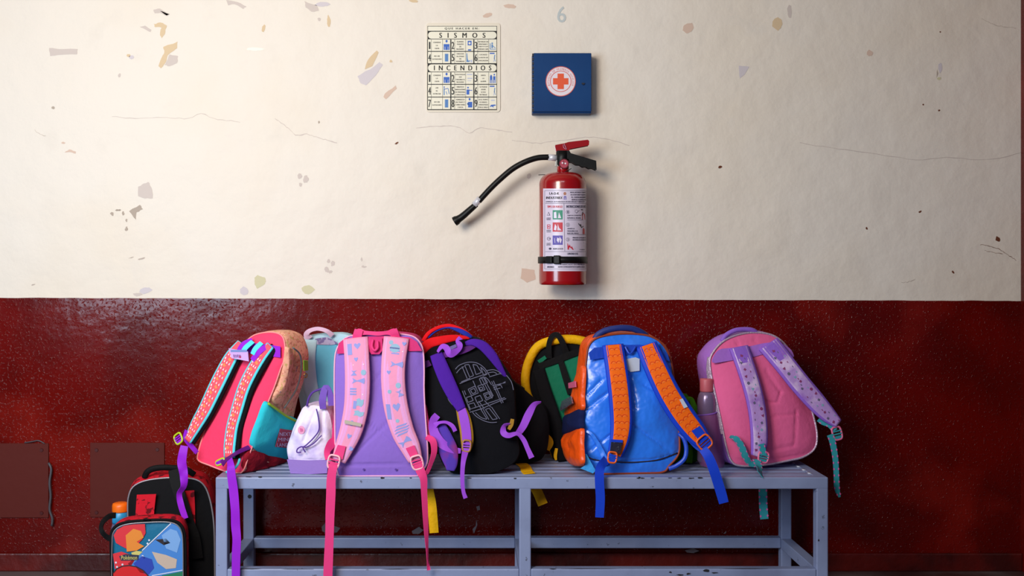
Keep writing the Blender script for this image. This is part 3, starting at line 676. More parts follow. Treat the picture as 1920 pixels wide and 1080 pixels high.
L1.poly('r', [(1088.5, 412), (1088.5, 402), (1091, 399), (1094.5, 402), (1095, 412)]); L1.line('d', (1088, 404), (1090, 397), 1.2); L1.line('d', (1086, 393), (1090, 393.5), 1.6)
L1.poly('r', [(1089.6, 439), (1089.6, 430), (1091.5, 427), (1093.8, 430), (1094, 439)]); L1.line('d', (1081, 419), (1085, 424), 1.5); L1.line('d', (1085, 420), (1087, 427), 1.5); L1.line('d', (1087, 427), (1091, 424), 1.3)
L1.ring('k', 1077, 396, 2.6, 3, 14); L1.line('k', (1077, 400), (1083, 394), .6)
L1.poly('r', [(1060.5, 468), (1060, 455), (1063, 462), (1064, 458), (1067, 464), (1068, 461), (1072, 468.5)]); L2.poly('w', [(1062.5, 466.5), (1064, 463.5), (1068.5, 467)])
L1.line('k', (1074, 466), (1092, 455), .7); L1.line('k', (1074, 467.5), (1093, 461), .5)
L1.text('k', 'CAPACIDAD 4.5 KG', 1060, 474, 1080, 477.5); L1.text('k', 'APROBADO', 1024, 499, 1036, 502); L1.text('k', 'AGENTE EXTINGUIDOR POLVO QUIMICO SECO', 1043, 499, 1094, 502.2)
L1.text('k', 'FABRICADO EN MEXICO', 1048, 494.8, 1094, 497.2)
lm = dict(w=lab, k=lk, d=ink, o=mat('label_tan', (176, 120, 96), .5), v=lv, r=lr, g=lg)
lo = L0.build(lm, te, dict(w='label'))['w']; lo.name = 'label'
L1.build(lm, lo, dict(k='small_print', d='label_lettering', o='label_emblem', v='violet_print', r='red_print', g='green_print')); L2.build(lm, lo, dict(w='white_print'))
# ================================================================== bags on the bench
ZB = ZT+.0005
def ydep(py):           # depth at which the bench top shows at pixel row py
    return (HC-ZT)*F/(py-CY)+CAMY
def plane(px, py, y, lean, yaw): return Pl(W(px, py, y), lean, yaw)
WH = mat('white_print_ink', (238, 228, 232), .6)
# ---------- coral backpack, turned so that its right side shows
cA = C(320, 600, 3.375)
coral = cloth('coral_cloth', (255, 66, 108)); 
tan = cloth('floral_tan_cloth', (238, 174, 146), pat=[('voronoi', (206, 130, 110), 120, .62, .78), ('noise', (200, 164, 110), 80, .58, .62), ('noise', (226, 84, 78), 64, .66, .69), ('noise', (120, 120, 150), 95, .68, .71)])
turq = cloth('turquoise_cloth', (50, 206, 222)); violet = cloth('violet_webbing', (152, 34, 208), rough=.5, bump=(400, .2, .001)); lime = mat('lime_plastic', (190, 214, 40), .35)
darkred = cloth('dark_red_cloth', (150, 22, 40), bump=(28, .8, .01)); blackc = cloth('black_cloth', (13, 13, 18))
tA = thing('backpack', W(470, 893, -.33), 'coral pink backpack with turquoise-edged straps leaning at the left end of the bench', 'backpack', None)
pA = plane(452, 886, -.355, 9, 27)
olA = cA([(500, 118), (560, 88), (640, 80), (700, 98), (722, 150), (722, 240), (697, 310), (655, 430), (610, 540), (565, 660), (525, 780), (492, 870), (462, 950), (415, 975), (330, 950), (240, 915), (185, 893), (172, 865), (205, 740), (260, 600), (320, 470), (380, 330), (430, 200)])
soft(tA, pA, olA, lambda t: .19-.085*t, coral, tan, dome=.014, zmin=ZB, piping=cloth('peach_piping', (252, 150, 150)), pipe_r=.0022, creases=[(cA([(178, 880)])[0], cA([(400, 935)])[0], .004, 1.3)], noise_amp=.004)
def edge_plane(pl, conv, p0, p1, out=.0):
    a, b = pl.P(*conv([p0])[0]), pl.P(*conv([p1])[0]); n = (b-a).cross(pl.e).normalized()
    if n.y > 0: n = -n
    r = Pl(a, 0, 0); r.n = n; r.p = a+n*out; return r
sA = edge_plane(pA, cA, (500, 800), (722, 240), .006)
def side_soft(parent, pl, pts, m, name, puff=.012, base=.004, n=64, rings=10, zmin=ZB, pw=2, wr=.002, ymax=-.005):
    ol = spline(pts, n, True); cx = sum(p[0] for p in ol)/n; cy = sum(p[1] for p in ol)/n
    def f(p, s):
        q = pl.P(cx+(p[0]-cx)*s, cy+(p[1]-cy)*s, 0); q = q+pl.n*(base+puff*(1-s**pw)+wr*noise.noise(q*30)*(1-s)*3)
        if q.z < zmin: q.z = zmin
        if q.y > ymax: q.y = ymax
        return q
    vs = [f(ol[0], 0)]; fs = []
    for r in range(1, rings+1):
        for p in ol: vs.append(f(p, r/rings))
    for p in ol:
        q = pl.P(p[0], p[1], -.006); q.z = max(q.z, zmin); q.y = min(q.y, ymax); vs.append(q)
    for i in range(n): fs.append((0, 1+i, 1+(i+1) % n))
    for r in range(rings):
        a = 1+r*n; b = a+n
        for i in range(n): j = (i+1) % n; fs.append((a+i, b+i, b+j, a+j))
    return mk(name, vs, fs, m, parent)
side_soft(tA, sA, cA([(600, 520), (640, 545), (700, 590), (795, 628), (792, 700), (770, 800), (735, 868), (660, 880), (580, 850), (512, 800), (518, 730), (555, 630)]), turq, 'side_pocket', .014, .006, pw=3)
side_soft(tA, sA, cA([(490, 830), (560, 815), (640, 835), (730, 862), (722, 930), (690, 958), (600, 975), (500, 985), (455, 975), (462, 900)]), darkred, 'base_panel', .014, .002, pw=3, wr=.006)
tube_px('pocket_binding', sA, cA([(600, 518, .010), (640, 548, .018), (700, 592, .02), (760, 622, .018), (797, 630, .008)]), .0032, mat('lime_binding', (150, 190, 40), .6), tA, n=24)
side_soft(tA, sA, cA([(735, 175), (765, 200), (765, 330), (742, 400), (690, 540), (640, 500), (690, 380), (722, 260)]), tan, 'side_flap', .012, .004, pw=2)
tube_px('zip', sA, cA([(752, 165, .012), (790, 200, .014), (802, 260, .014), (795, 340, .014), (772, 430, .012), (700, 550, .01)]), .0022, mat('grey_zip', (96, 100, 104), .5), tA, n=30)
zA = patch('zip_pull', sA, cA([(806, 238), (832, 240), (834, 300), (808, 305)]), mat('green_zip_tape', (120, 180, 50), .6), tA, w=.018, th=.003)
tube_px('key_ring', sA, cA([(812, 335, .018), (820, 322, .018), (832, 330, .018), (826, 348, .018), (814, 345, .018)]), .0016, mat('brass', (160, 130, 60), .3, metal=.8), tA, n=20)
lbl = patch('pocket_label', sA, cA([(656, 668), (738, 680), (718, 790), (626, 782)]), mat('red_label', (176, 60, 88), .6), tA, w=.021, th=.001)
AL = Art(lambda x, y: sA.P(*cA([(x, y)])[0], .0228))
for i, t in enumerate(('NEXT', 'MINI', 'LAND')): AL.text('w', t, 650-i*8, 690+i*34, 722-i*8, 712+i*34)
AL.build(dict(w=mat('lilac_print', (222, 200, 232), .6)), lbl, dict(w='label_lettering'))
patch('yoke', pA, cA([(470, 150), (560, 150), (640, 160), (714, 170), (714, 240), (640, 232), (480, 205)]), violet, tA, w=.013, th=.001)
def strapA(pts, nm, m0):
    ribbon('strap_lining', pA, [(x+22, y+8, w_-.006, wd) for x, y, w_, wd in pts] and cA([(x+14, y+4, w_-.012, wd-6) for x, y, w_, wd in pts]) and [(q[0], q[1], q[2], q[3]/3.375) for q in cA([(x+14, y+4, w_-.010, wd-6) for x, y, w_, wd in pts])], blackc, nm, th=.006, n=40, pad=True)
def px3(conv, sc, pts): return [(q[0], q[1], q[2], q[3]/sc)+tuple(q[4:]) for q in conv(pts)]
def padded(parent, pl, conv, sc, pts, m_edge, m_mid, m_back=None, edge=.82, th=.006, n=48, backoff=(14, 4), name='shoulder_strap'):
    """padded strap: bound outer layer, narrower printed middle, optional dark lining underneath; all under one part"""
    s, fr = ribbon(name, pl, px3(conv, sc, pts), m_edge, parent, th=th, n=n, pad=True)
    s2, fr2 = ribbon('strap_cover', pl, px3(conv, sc, [(p[0], p[1], p[2]+th*.75, p[3]*edge)+tuple(p[4:]) for p in pts]), m_mid, s, th=.0022, n=n, pad=True)
    if m_back: ribbon('strap_lining', pl, px3(conv, sc, [(p[0]+backoff[0], p[1]+backoff[1], p[2]-.008, p[3])+tuple(p[4:]) for p in pts]), m_back, s, th=.007, n=n, pad=True)
    return s, fr2
coralprint = cloth('coral_print_webbing', (246, 92, 108)); orange_i = mat('orange_print', (244, 140, 84), .7); white_i = mat('white_print', (244, 226, 232), .7)
cy_edge = cloth('cyan_binding', (90, 222, 236), rough=.7)
sL, fL = padded(tA, pA, cA, 3.375, [(470, 148, .014, 60), (425, 240, .026, 100), (372, 350, .03, 112), (318, 460, .03, 112), (262, 570, .028, 105), (205, 665, .026, 92), (150, 765, .024, 62)], cy_edge, coralprint, blackc, backoff=(10, 5), edge=.76)
sR, fR = padded(tA, pA, cA, 3.375, [(655, 165, .014, 62), (610, 240, .026, 84), (555, 340, .03, 92), (508, 440, .03, 94), (468, 560, .028, 94), (432, 680, .026, 92), (416, 800, .026, 92), (412, 872, .024, 84)], cy_edge, coralprint, blackc, backoff=(16, 6), edge=.72)
for fr, st in ((fL, sL), (fR, sR)):
    a1 = ([], []); a2 = ([], [])
    for i in range(13):
        v = .10+i*.068
        decal(a1, fr, v, -.25 if i % 2 else .2, 'blob', .0062, .005, .4)
        for u in (-.6, -.05, .5): decal(a2, fr, v+.034, u, 'tri', .0022, .0042, .2)
        decal(a2, fr, v+.01, .65, 'dia', .0025, .0045)
    print_mesh(a1, orange_i, st); print_mesh(a2, white_i, st)
for pts in ([(540, 135, .014, 40), (505, 165, .03, 42), (480, 215, .034, 40)], [(648, 160, .014, 38), (615, 200, .03, 40), (568, 262, .034, 38)]): ribbon('haul_loop', pA, px3(cA, 3.375, pts), violet, tA, th=.002, n=16)
for pts in ([(550, 142, .02, 34), (530, 180, .034, 36), (515, 205, .036, 34)], [(606, 150, .02, 34), (585, 190, .032, 36), (570, 225, .034, 32)]): ribbon('webbing_tape', pA, px3(cA, 3.375, pts), cy_edge, tA, th=.002, n=16)
nl = patch('name_label', pA, cA([(432, 188), (552, 208), (558, 270), (450, 250)]), mat('lilac_label', (206, 166, 226), .5), tA, w=.042, th=.0015)
AL = Art(lambda x, y: pA.P(*cA([(x, y)])[0], .0442)); AL.text('k', 'toto', 462, 226, 510, 246); AL.disc('r', 505, 243, 7); AL.rect('b', 446, 198, 548, 212)
AL.build(dict(k=mat('violet_ink', (110, 60, 140), .5), r=mat('red_ink', (206, 60, 90), .5), b=mat('blue_label_band', (120, 140, 200), .4)), nl, dict(k='label_lettering', r='label_dot', b='label_band'))
buckle(pA, *cA([(96, 752)])[0], 35, 17, 19, .03, lime, tA, violet)
buckle(pA, *cA([(384, 898)])[0], 25, 20, 9, .045, lime, tA, violet)
ribbon('adjuster_webbing', None, [(346, 836, -.34, 14), (343, 850, -.345, 16), (341, 866, -.345, 17), (343, 880, -.345, 16, 20), (345, 893, -.345, 15), (344, 912, -.343, 12, 40), (336, 926, -.33, 10, 30), (340, 948, -.33, 12), (348, 972, -.33, 11)], violet, tA, n=50)
ribbon('adjuster_webbing', pA, px3(cA, 3.375, [(150, 700, .03, 30), (135, 750, .026, 32), (150, 800, .01, 34), (172, 840, .002, 30)]), violet, tA, n=20)
ribbon('adjuster_webbing', None, [(431, 862, -.40, 12), (433, 874, -.424, 14), (434, 890, -.428, 16), (438, 920, -.428, 17), (441, 955, -.43, 16.5), (442, 985, -.428, 17), (444, 1010, -.43, 16), (443, 1040, -.43, 16), (442, 1100, -.43, 15)], violet, tA, n=60)
ribbon('adjuster_webbing', pA, px3(cA, 3.375, [(505, 805, .004, 32), (470, 840, .03, 38, -30), (430, 880, .045, 46, -40), (400, 910, .05, 44)]), cloth('violet_webbing_dark', (92, 16, 112), rough=.5), tA, n=26)
tube_px('strap_end', pA, cA([(468, 880, .02), (470, 915, .03), (452, 945, .035), (425, 965, .035), (400, 960, .03)]), .0035, cy_edge, tA, n=20)

# ---------- pale blue backpack behind
cD = C(520, 600, 3.375)
skyb = cloth('pale_blue_cloth', (182, 218, 234)); tealb = cloth('teal_blue_cloth', (104, 190, 222)); pinkw = cloth('pale_pink_webbing', (224, 190, 214))
tB = thing('backpack', W(620, 860, -.16), 'pale blue backpack with pinkish white top handle, standing behind the purple backpack', 'backpack')
pB = plane(620, 868, -.125, 4, 0)
soft(tB, pB, cD([(118, 165), (150, 132), (200, 112), (300, 95), (420, 90), (480, 120), (520, 200), (540, 500), (540, 900), (500, 940), (300, 945), (190, 940), (170, 800), (150, 560), (120, 300)]), .06, skyb, skyb, zmin=ZB, noise_amp=.005)
patch('back_padding', pB, cD([(240, 150), (385, 160), (420, 260), (430, 460), (300, 470), (235, 330)]), tealb, tB, w=.016, th=.003, n=40)
patch('print_patch', pB, cD([(245, 118), (325, 108), (395, 150), (350, 158), (245, 155)]), cloth('lilac_floral_cloth', (176, 170, 204), pat=[('noise', (120, 110, 160), 60, .5, .56)]), tB, w=.02, th=.002)
ribbon('carry_handle', pB, px3(cD, 3.375, [(205, 118, .012, 50), (192, 92, .02, 36), (215, 68, .025, 26), (265, 56, .025, 24), (320, 70, .025, 26), (352, 98, .015, 34)]), pinkw, tB, th=.003, n=40)
ribbon('shoulder_strap', pB, px3(cD, 3.375, [(205, 125, .02, 110), (200, 250, .024, 100), (215, 400, .024, 95), (250, 540, .02, 80)]), skyb, tB, th=.006, n=30, pad=True)
ribbon('shoulder_strap', pB, px3(cD, 3.375, [(430, 120, .02, 90), (450, 250, .024, 90), (440, 380, .024, 90)]), skyb, tB, th=.006, n=30, pad=True)

# ---------- lavender-white drawstring lunch bag
tC = thing('lunch_bag', W(585, 888, -.33), 'small white and lavender drawstring lunch bag between the coral and the purple backpacks', 'lunch bag')
lilacw = cloth('white_lavender_cloth', (240, 230, 252), bump=(22, .7, .01), pat=[('noise', (186, 162, 226), 9, .46, .6)]); lav2 = cloth('lavender_base_cloth', (150, 120, 196)); dpurp = cloth('deep_purple_cord', (92, 60, 150), rough=.6)
pC = plane(585, 886, ydep(886), 4, 8)
soft(tC, pC, cD([(172, 548), (235, 540), (300, 556), (330, 600), (345, 680), (340, 780), (330, 880), (325, 967), (210, 972), (95, 967), (75, 900), (63, 820), (90, 735), (125, 640), (148, 580)]), .10, lilacw, lilacw, dome=.02, zmin=ZB, noise_amp=.007, nscale=16,
     creases=[(cD([(255, 560)])[0], cD([(180, 760)])[0], .006, 3), (cD([(290, 570)])[0], cD([(300, 740)])[0], .006, 3), (cD([(200, 560)])[0], cD([(120, 740)])[0], .003, 3), (cD([(70, 878)])[0], cD([(330, 882)])[0], .004, 1.2)], names=('front_panel', 'body'))
patch('base_band', pC, cD([(74, 878), (200, 884), (333, 880), (326, 966), (210, 971), (96, 966)]), lav2, tC, w=.016, th=.002)
tube_px('handle_cord', pC, cD([(195, 545, .01), (205, 500, .012), (230, 460, .014), (270, 440, .014), (310, 432, .014), (335, 445, .01)]), .003, dpurp, tC, n=30)
tube_px('drawstring', pC, cD([(262, 560, .022), (278, 620, .026), (282, 690, .028), (250, 740, .03), (205, 785, .032), (185, 800, .032), (200, 830, .032)]), .0018, dpurp, tC, n=40)
tube_px('drawstring', pC, cD([(205, 800, .033), (175, 795, .034), (150, 810, .032), (148, 830, .032), (172, 830, .032)]), .0018, dpurp, tC, n=30)
tube_px('drawstring', pC, cD([(200, 800, .033), (250, 775, .032), (285, 740, .03), (300, 725, .03)]), .0016, dpurp, tC, n=20)
ribbon('carry_handle', pC, px3(cD, 3.375, [(300, 560, .014, 40), (300, 500, .02, 46), (320, 425, .02, 40), (345, 470, .016, 40), (350, 540, .01, 40)]), cloth('purple_webbing', (120, 84, 184), rough=.6), tC, th=.002, n=30)
mpk = Art(lambda x, y: pC.P(*cD([(x, y)])[0], .0218)); mpk.disc('r', 167, 692, 22, 26, 24); mpk.build(dict(r=mat('pink_badge', (232, 150, 190), .5)), tC, dict(r='round_badge'))
mpk = Art(lambda x, y: pC.P(*cD([(x, y)])[0], .0226)); mpk.poly('r', [(158, 680), (176, 684), (180, 700), (162, 704)]); mpk.build(dict(r=mat('rose_badge', (206, 90, 150), .5)), tC, dict(r='badge_print'))

# ---------- lavender backpack with mermaid-print straps
lav = cloth('lavender_cloth', (142, 108, 204)); magenta = cloth('magenta_cloth', (214, 56, 122)); pinkp = cloth('pink_print_cloth', (234, 166, 220)); pinkb = cloth('light_pink_binding', (240, 156, 192)); hotpink = cloth('hot_pink_webbing', (232, 62, 130), rough=.55, bump=(400, .2, .001))
pinkpl = mat('light_pink_plastic', (250, 186, 200), .35)
tD = thing('backpack', W(710, 893, -.38), 'lavender backpack with pink sea-print shoulder straps, standing third from the left on the bench', 'backpack')
pD = plane(715, 891, -.392, 8, 0)
X = lambda a, b: (cD([a])[0], cD([b])[0])
soft(tD, pD, cD([(400, 150), (440, 112), (500, 98), (630, 92), (760, 90), (850, 103), (895, 135), (920, 190), (928, 300), (928, 450), (936, 600), (944, 720), (950, 830), (945, 910), (905, 965), (860, 992), (640, 998), (425, 998), (385, 968), (375, 900), (368, 800), (365, 600), (362, 400), (365, 250), (378, 185)]), .165,
     lav, magenta, dome=.016, zmin=ZB, piping=cloth('pink_piping', (244, 180, 210)), pipe_r=.0022, rings=34, n=160, noise_amp=.003, bulge=1.008,
     creases=[(*X((480, 860), (840, 520)), .004, 1.6), (*X((450, 540), (850, 880)), .004, 1.6), (*X((560, 290), (720, 430)), .003, 1.6), (*X((720, 290), (560, 430)), .003, 1.6), (*X((385, 915), (860, 915)), .005, 1.2), (*X((850, 740), (940, 712)), .004, 1.2), (*X((375, 690), (440, 700)), .003, 1.2)])
patch('yoke', pD, cD([(392, 150), (432, 118), (560, 108), (700, 104), (840, 112), (885, 140), (918, 198), (840, 200), (670, 152), (580, 152), (430, 214), (382, 216)]), magenta, tD, w=.013, th=.002)
patch('hanging_loop_base', pD, cD([(582, 118), (668, 118), (670, 195), (650, 220), (600, 220), (582, 195)]), magenta, tD, w=.02, th=.003)
tube_px('hanging_loop', pD, cD([(612, 130, .026), (606, 170, .03), (622, 198, .032), (642, 180, .032), (640, 140, .028)]), .0035, hotpink, tD, n=24)
ribbon('carry_handle', pD, px3(cD, 3.375, [(508, 125, .006, 62), (520, 85, .012, 58), (560, 84, .016, 26, 0), (640, 90, .018, 26), (700, 84, .016, 26), (740, 84, .012, 58), (750, 112, .006, 58)]), hotpink, tD, th=.003, n=50)
ribbon('handle_tab', pD, px3(cD, 3.375, [(505, 126, .012, 56), (512, 100, .018, 56), (522, 66, .02, 54)]), hotpink, tD, th=.003, n=14)
ribbon('handle_tab', pD, px3(cD, 3.375, [(752, 112, .012, 52), (745, 90, .018, 52), (735, 64, .02, 50)]), hotpink, tD, th=.003, n=14)
sL, fL = padded(tD, pD, cD, 3.375, [(500, 122, .014, 160), (512, 250, .03, 158), (517, 400, .034, 160), (508, 550, .032, 156), (478, 690, .03, 146), (435, 800, .028, 122), (398, 888, .026, 92)], pinkb, pinkp, edge=.8, th=.009)
sR, fR = padded(tD, pD, cD, 3.375, [(757, 118, .014, 163), (742, 260, .03, 155), (740, 400, .034, 153), (757, 550, .032, 154), (798, 700, .03, 146), (845, 800, .028, 128), (878, 885, .026, 92)], pinkb, pinkp, edge=.8, th=.009)
bi = mat('blue_motif_ink', (144, 152, 220), .7); mi = mat('mint_motif_ink', (146, 184, 210), .7); pi_ = mat('pale_motif_ink', (240, 196, 224), .7)
def on_strap(fr, conv, items, pl, parent):
    """items (x,y,kind,w,h,rot,ink) in crop px: print them on the strap surface nearest to that spot"""
    acc = {}
    for (x, y, kd, w_, h_, rot, mk_) in items:
        px, py = conv([(x, y)])[0]; best = None
        for i, f in enumerate(fr):
            c = f[0]; d = c.y-CAMY; qx = CX+c.x*F/d; qy = CY-(c.z-HC)*F/d
            e = abs(qy-py)
            if best is None or e < best[0]: best = (e, i, qx, d)
        i = best[1]; u = (px-best[2])*best[3]/F/fr[i][3]*(1 if fr[i][1].x > 0 else -1)
        decal(acc.setdefault(mk_, ([], [])), fr, i/(len(fr)-1), max(-.95, min(.95, u)), kd, w_/3.375*best[3]/F/2, h_/3.375*best[3]/F/2, rot)
    for m_, a in acc.items(): print_mesh(a, m_, parent)
on_strap(fL, cD, [(458, 180, 'bar', 62, 76, 0, bi), (506, 172, 'heart', 46, 46, 0, bi), (498, 248, 'heart', 28, 32, 0, bi), (485, 336, 'tail', 54, 34, 1.57, bi), (512, 388, 'tail', 84, 50, 0, bi), (480, 440, 'bar', 90, 10, 0, bi), (480, 456, 'bar', 90, 10, 0, bi), (480, 472, 'bar', 90, 10, 0, bi),
                  (522, 520, 'blob', 52, 62, 0, mi), (490, 545, 'bar', 46, 50, 0, bi), (515, 585, 'blob', 70, 44, 0, mi), (470, 650, 'disc', 26, 36, 0, bi), (455, 740, 'heart', 32, 34, 0, bi), (470, 800, 'blob', 30, 30, 0, bi), (545, 330, 'disc', 34, 36, 0, mi), (545, 290, 'disc', 8, 8, 0, WH), (540, 470, 'disc', 8, 8, 0, WH), (480, 290, 'disc', 6, 6, 0, WH)], pD, sL)
on_strap(fR, cD, [(742, 172, 'bar', 120, 9, 0, bi), (742, 186, 'bar', 140, 9, 0, bi), (744, 200, 'bar', 140, 9, 0, bi), (746, 214, 'bar', 110, 9, 0, bi), (744, 182, 'disc', 66, 60, 0, mi), (755, 272, 'tail', 84, 54, 0, bi), (803, 150, 'heart', 30, 30, 0, bi), (705, 335, 'heart', 28, 28, 0, bi), (765, 415, 'disc', 34, 36, 0, mi), (710, 445, 'disc', 24, 26, 0, mi), (775, 462, 'tail', 54, 40, 1.2, bi),
                  (704, 562, 'bar', 56, 96, .15, bi), (755, 558, 'heart', 52, 56, 0, bi), (760, 642, 'disc', 24, 24, 0, mi), (785, 670, 'bar', 150, 10, .1, bi), (787, 686, 'bar', 190, 10, .1, bi), (789, 702, 'bar', 190, 10, .1, bi), (792, 718, 'bar', 150, 10, .1, bi), (805, 768, 'tail', 80, 60, -.3, bi), (794, 200, 'disc', 8, 8, 0, WH), (720, 150, 'disc', 28, 30, 0, mi)], pD, sR)
tap = patch('strap_tape', pD, cD([(440, 632), (545, 655), (540, 675), (438, 655)]), mat('khaki_tape', (176, 166, 150), .5), sL, w=.046, th=.001)
patch('webbing_anchor', pD, cD([(395, 788), (446, 798), (425, 880), (368, 858)]), hotpink, sL, w=.0405, th=.001)
patch('webbing_anchor', pD, cD([(818, 810), (872, 790), (900, 858), (850, 870)]), hotpink, sR, w=.0405, th=.001)
buckle(pD, *cD([(370, 895)])[0], -12, 21, 25, .044, pinkpl, tD, hotpink); buckle(pD, *cD([(890, 898)])[0], 16, 21, 25, .044, pinkpl, tD, hotpink)
ribbon('adjuster_webbing', None, [(628, 868, -.43, 16), (624, 878, -.436, 16), (621, 900, -.438, 17), (620.5, 925, -.44, 17.5), (619, 960, -.44, 17), (618, 1000, -.44, 16), (616, 1050, -.44, 17), (614, 1100, -.44, 17)], hotpink, tD, n=50)
ribbon('adjuster_webbing', None, [(782, 866, -.43, 16), (788, 882, -.434, 17), (794, 897, -.436, 14, 15), (795, 920, -.437, 12, 20), (797, 960, -.437, 11, 25), (799, 1000, -.437, 9, 35), (801, 1040, -.436, 5, 55), (802, 1056, -.436, 5, 55), (804, 1069, -.436, 7)], hotpink, tD, n=50)
ribbon('adjuster_webbing', pD, px3(cD, 3.375, [(942, 740, .0, 30, 0), (985, 765, .02, 44, 20), (994, 830, .03, 40, 30), (975, 900, .035, 32, 40), (950, 960, .04, 26, 30), (925, 960, .042, 30, 0)]), hotpink, tD, n=40)
ribbon('adjuster_webbing', pD, px3(cD, 3.375, [(372, 740, -.01, 20, 0), (345, 780, .005, 56, 20), (322, 830, .02, 40, 20), (332, 880, .035, 34, 0)]), hotpink, tD, n=30)
patch('side_wing', pD, cD([(928, 520), (942, 540), (965, 700), (985, 760), (950, 770), (940, 700)]), magenta, tD, w=-.01, th=.004)
patch('side_wing', pD, cD([(372, 540), (362, 560), (345, 700), (340, 780), (360, 870), (372, 860)]), magenta, tD, w=-.01, th=.004)
for p in ((550, 945), (752, 945)):
    A = Art(lambda x, y: pD.P(*cD([(x, y)])[0], .0115)); A.disc('k', p[0], p[1], 7); A.build(dict(k=dpurp), tD, dict(k='eyelet'))

# ---------- black backpack with red edge and purple straps
cE = C(760, 590, 3.375)
blk = cloth('black_velvety_cloth', (12, 12, 18), rough=.9); redc = cloth('bright_red_cloth', (226, 20, 30)); bluec = cloth('royal_blue_cloth', (36, 50, 160)); purp = cloth('purple_strap_cloth', (78, 30, 158)); purpw = cloth('bright_purple_webbing', (158, 76, 214), rough=.55, bump=(400, .2, .001)); must = cloth('mustard_binding', (164, 122, 40), rough=.6)
tE = thing('backpack', W(870, 889, -.34), 'black backpack with purple straps, red top handle and a grey stitched interlaced emblem', 'backpack')
pE = plane(880, 889, ydep(889), 11, 0)
soft(tE, pE, cE([(126, 250), (135, 205), (200, 178), (290, 158), (360, 150), (430, 158), (500, 188), (560, 240), (620, 330), (662, 410), (688, 500), (694, 620), (705, 760), (720, 860), (690, 930), (600, 985), (480, 1012), (340, 1012), (255, 965), (200, 860), (166, 720), (142, 560), (130, 400)]), .10, blk, blk, dome=.02, zmin=ZB, rings=30, noise_amp=.006)
rtop = spline(cE([(100, 215), (140, 178), (200, 156), (280, 142), (345, 138), (400, 148)]), 30)
ribbon('red_gusset', pE, px3(cE, 3.375, [(96, 235, .0, 60), (150, 185, .0, 62), (220, 165, .002, 56), (300, 150, .002, 44), (370, 146, .0, 26), (405, 152, -.002, 10)]), redc, tE, th=.007, n=36, pad=True)
h, _ = ribbon('carry_handle', pE, px3(cE, 3.375, [(112, 165, -.01, 26), (145, 118, -.006, 24), (200, 84, -.004, 22), (270, 68, -.004, 22), (335, 84, -.004, 22), (385, 112, -.006, 24), (420, 140, -.01, 22)]), redc, tE, th=.006, n=40, pad=True)
ribbon('handle_lining', pE, px3(cE, 3.375, [(145, 143, -.012, 10), (180, 112, -.01, 12), (220, 92, -.008, 10), (275, 80, -.006, 14), (335, 98, -.003, 26), (380, 120, -.001, 32), (418, 142, -.006, 22)]), bluec, h, th=.007, n=36, pad=True)
ribbon('top_webbing', pE, px3(cE, 3.375, [(245, 262, .022, 34), (320, 248, .024, 38), (390, 225, .024, 36), (440, 205, .02, 20)]), cloth('dark_violet_cloth', (92, 40, 120)), tE, n=20)
ribbon('shoulder_strap', pE, px3(cE, 3.375, [(198, 258, .02, 82), (225, 330, .03, 92), (268, 430, .034, 96), (312, 520, .034, 86), (358, 606, .034, 60)]), purp, tE, th=.006, n=40, pad=True)
o, fr = ribbon('strap_lower', pE, px3(cE, 3.375, [(350, 590, .03, 62), (372, 660, .032, 84), (388, 740, .032, 86), (392, 810, .032, 80), (386, 866, .03, 56)]), must, tE, th=.005, n=30, pad=True)
ribbon('strap_webbing', pE, px3(cE, 3.375, [(355, 595, .037, 48), (372, 660, .038, 58), (386, 740, .038, 58), (390, 800, .038, 58), (390, 830, .036, 54)]), purpw, o, n=30)
buckle(pE, *cE([(389, 834)])[0], -5, 15, 21, .044, mat('mustard_plastic', (170, 120, 60), .4), tE, purpw)
ribbon('shoulder_strap', pE, px3(cE, 3.375, [(385, 190, .018, 30), (430, 182, .024, 44), (490, 205, .024, 62), (545, 260, .018, 62), (590, 325, .008, 44), (640, 400, -.006, 18)]), purp, tE, th=.006, n=40, pad=True)
ribbon('haul_loop', pE, px3(cE, 3.375, [(208, 245, .03, 20, 40), (235, 213, .036, 34, 30), (262, 222, .04, 40, 10), (288, 262, .042, 42, -30), (325, 235, .042, 46, -20), (345, 205, .042, 40, 0), (332, 178, .04, 26, 40), (352, 158, .034, 34, 20)]), purpw, tE, n=60)
patch('care_label', pE, cE([(285, 215), (322, 200), (328, 218), (290, 238)]), mat('grey_violet_label', (96, 80, 150), .6), tE, w=.047, th=.001)
patch('side_tab', pE, cE([(118, 300), (150, 292), (168, 325), (120, 345)]), cloth('dark_violet_cloth', (92, 40, 120)), tE, w=.016, th=.002)
ribbon('adjuster_webbing', None, [(872, 848, -.40, 12), (868.5, 866, -.424, 9), (867, 885, -.428, 8), (867, 905, -.43, 7.5), (869, 922, -.43, 7), (873, 934, -.43, 8)], purpw, tE, n=40)
ribbon('adjuster_webbing', pE, px3(cE, 3.375, [(205, 640, .03, 44), (178, 680, .034, 50, 20), (185, 745, .036, 58, 0), (225, 810, .038, 60), (290, 855, .038, 48, 20), (352, 865, .034, 30)]), purpw, tE, n=50)
ribbon('adjuster_webbing', pE, px3(cE, 3.375, [(190, 705, .036, 36), (220, 690, .042, 22, 30), (262, 688, .044, 20, 30), (300, 710, .044, 26), (318, 742, .042, 26)]), purpw, tE, n=40)
side = cloth('purple_side_cloth', (84, 56, 170), pat=[('noise', (140, 50, 130), 16, .45, .6)])
patch_o = ribbon('side_wing', pE, px3(cE, 3.375, [(225, 700, .022, 60), (255, 780, .03, 90), (275, 860, .034, 120), (290, 940, .036, 90), (288, 988, .036, 50)]), side, tE, th=.006, n=30, pad=True)
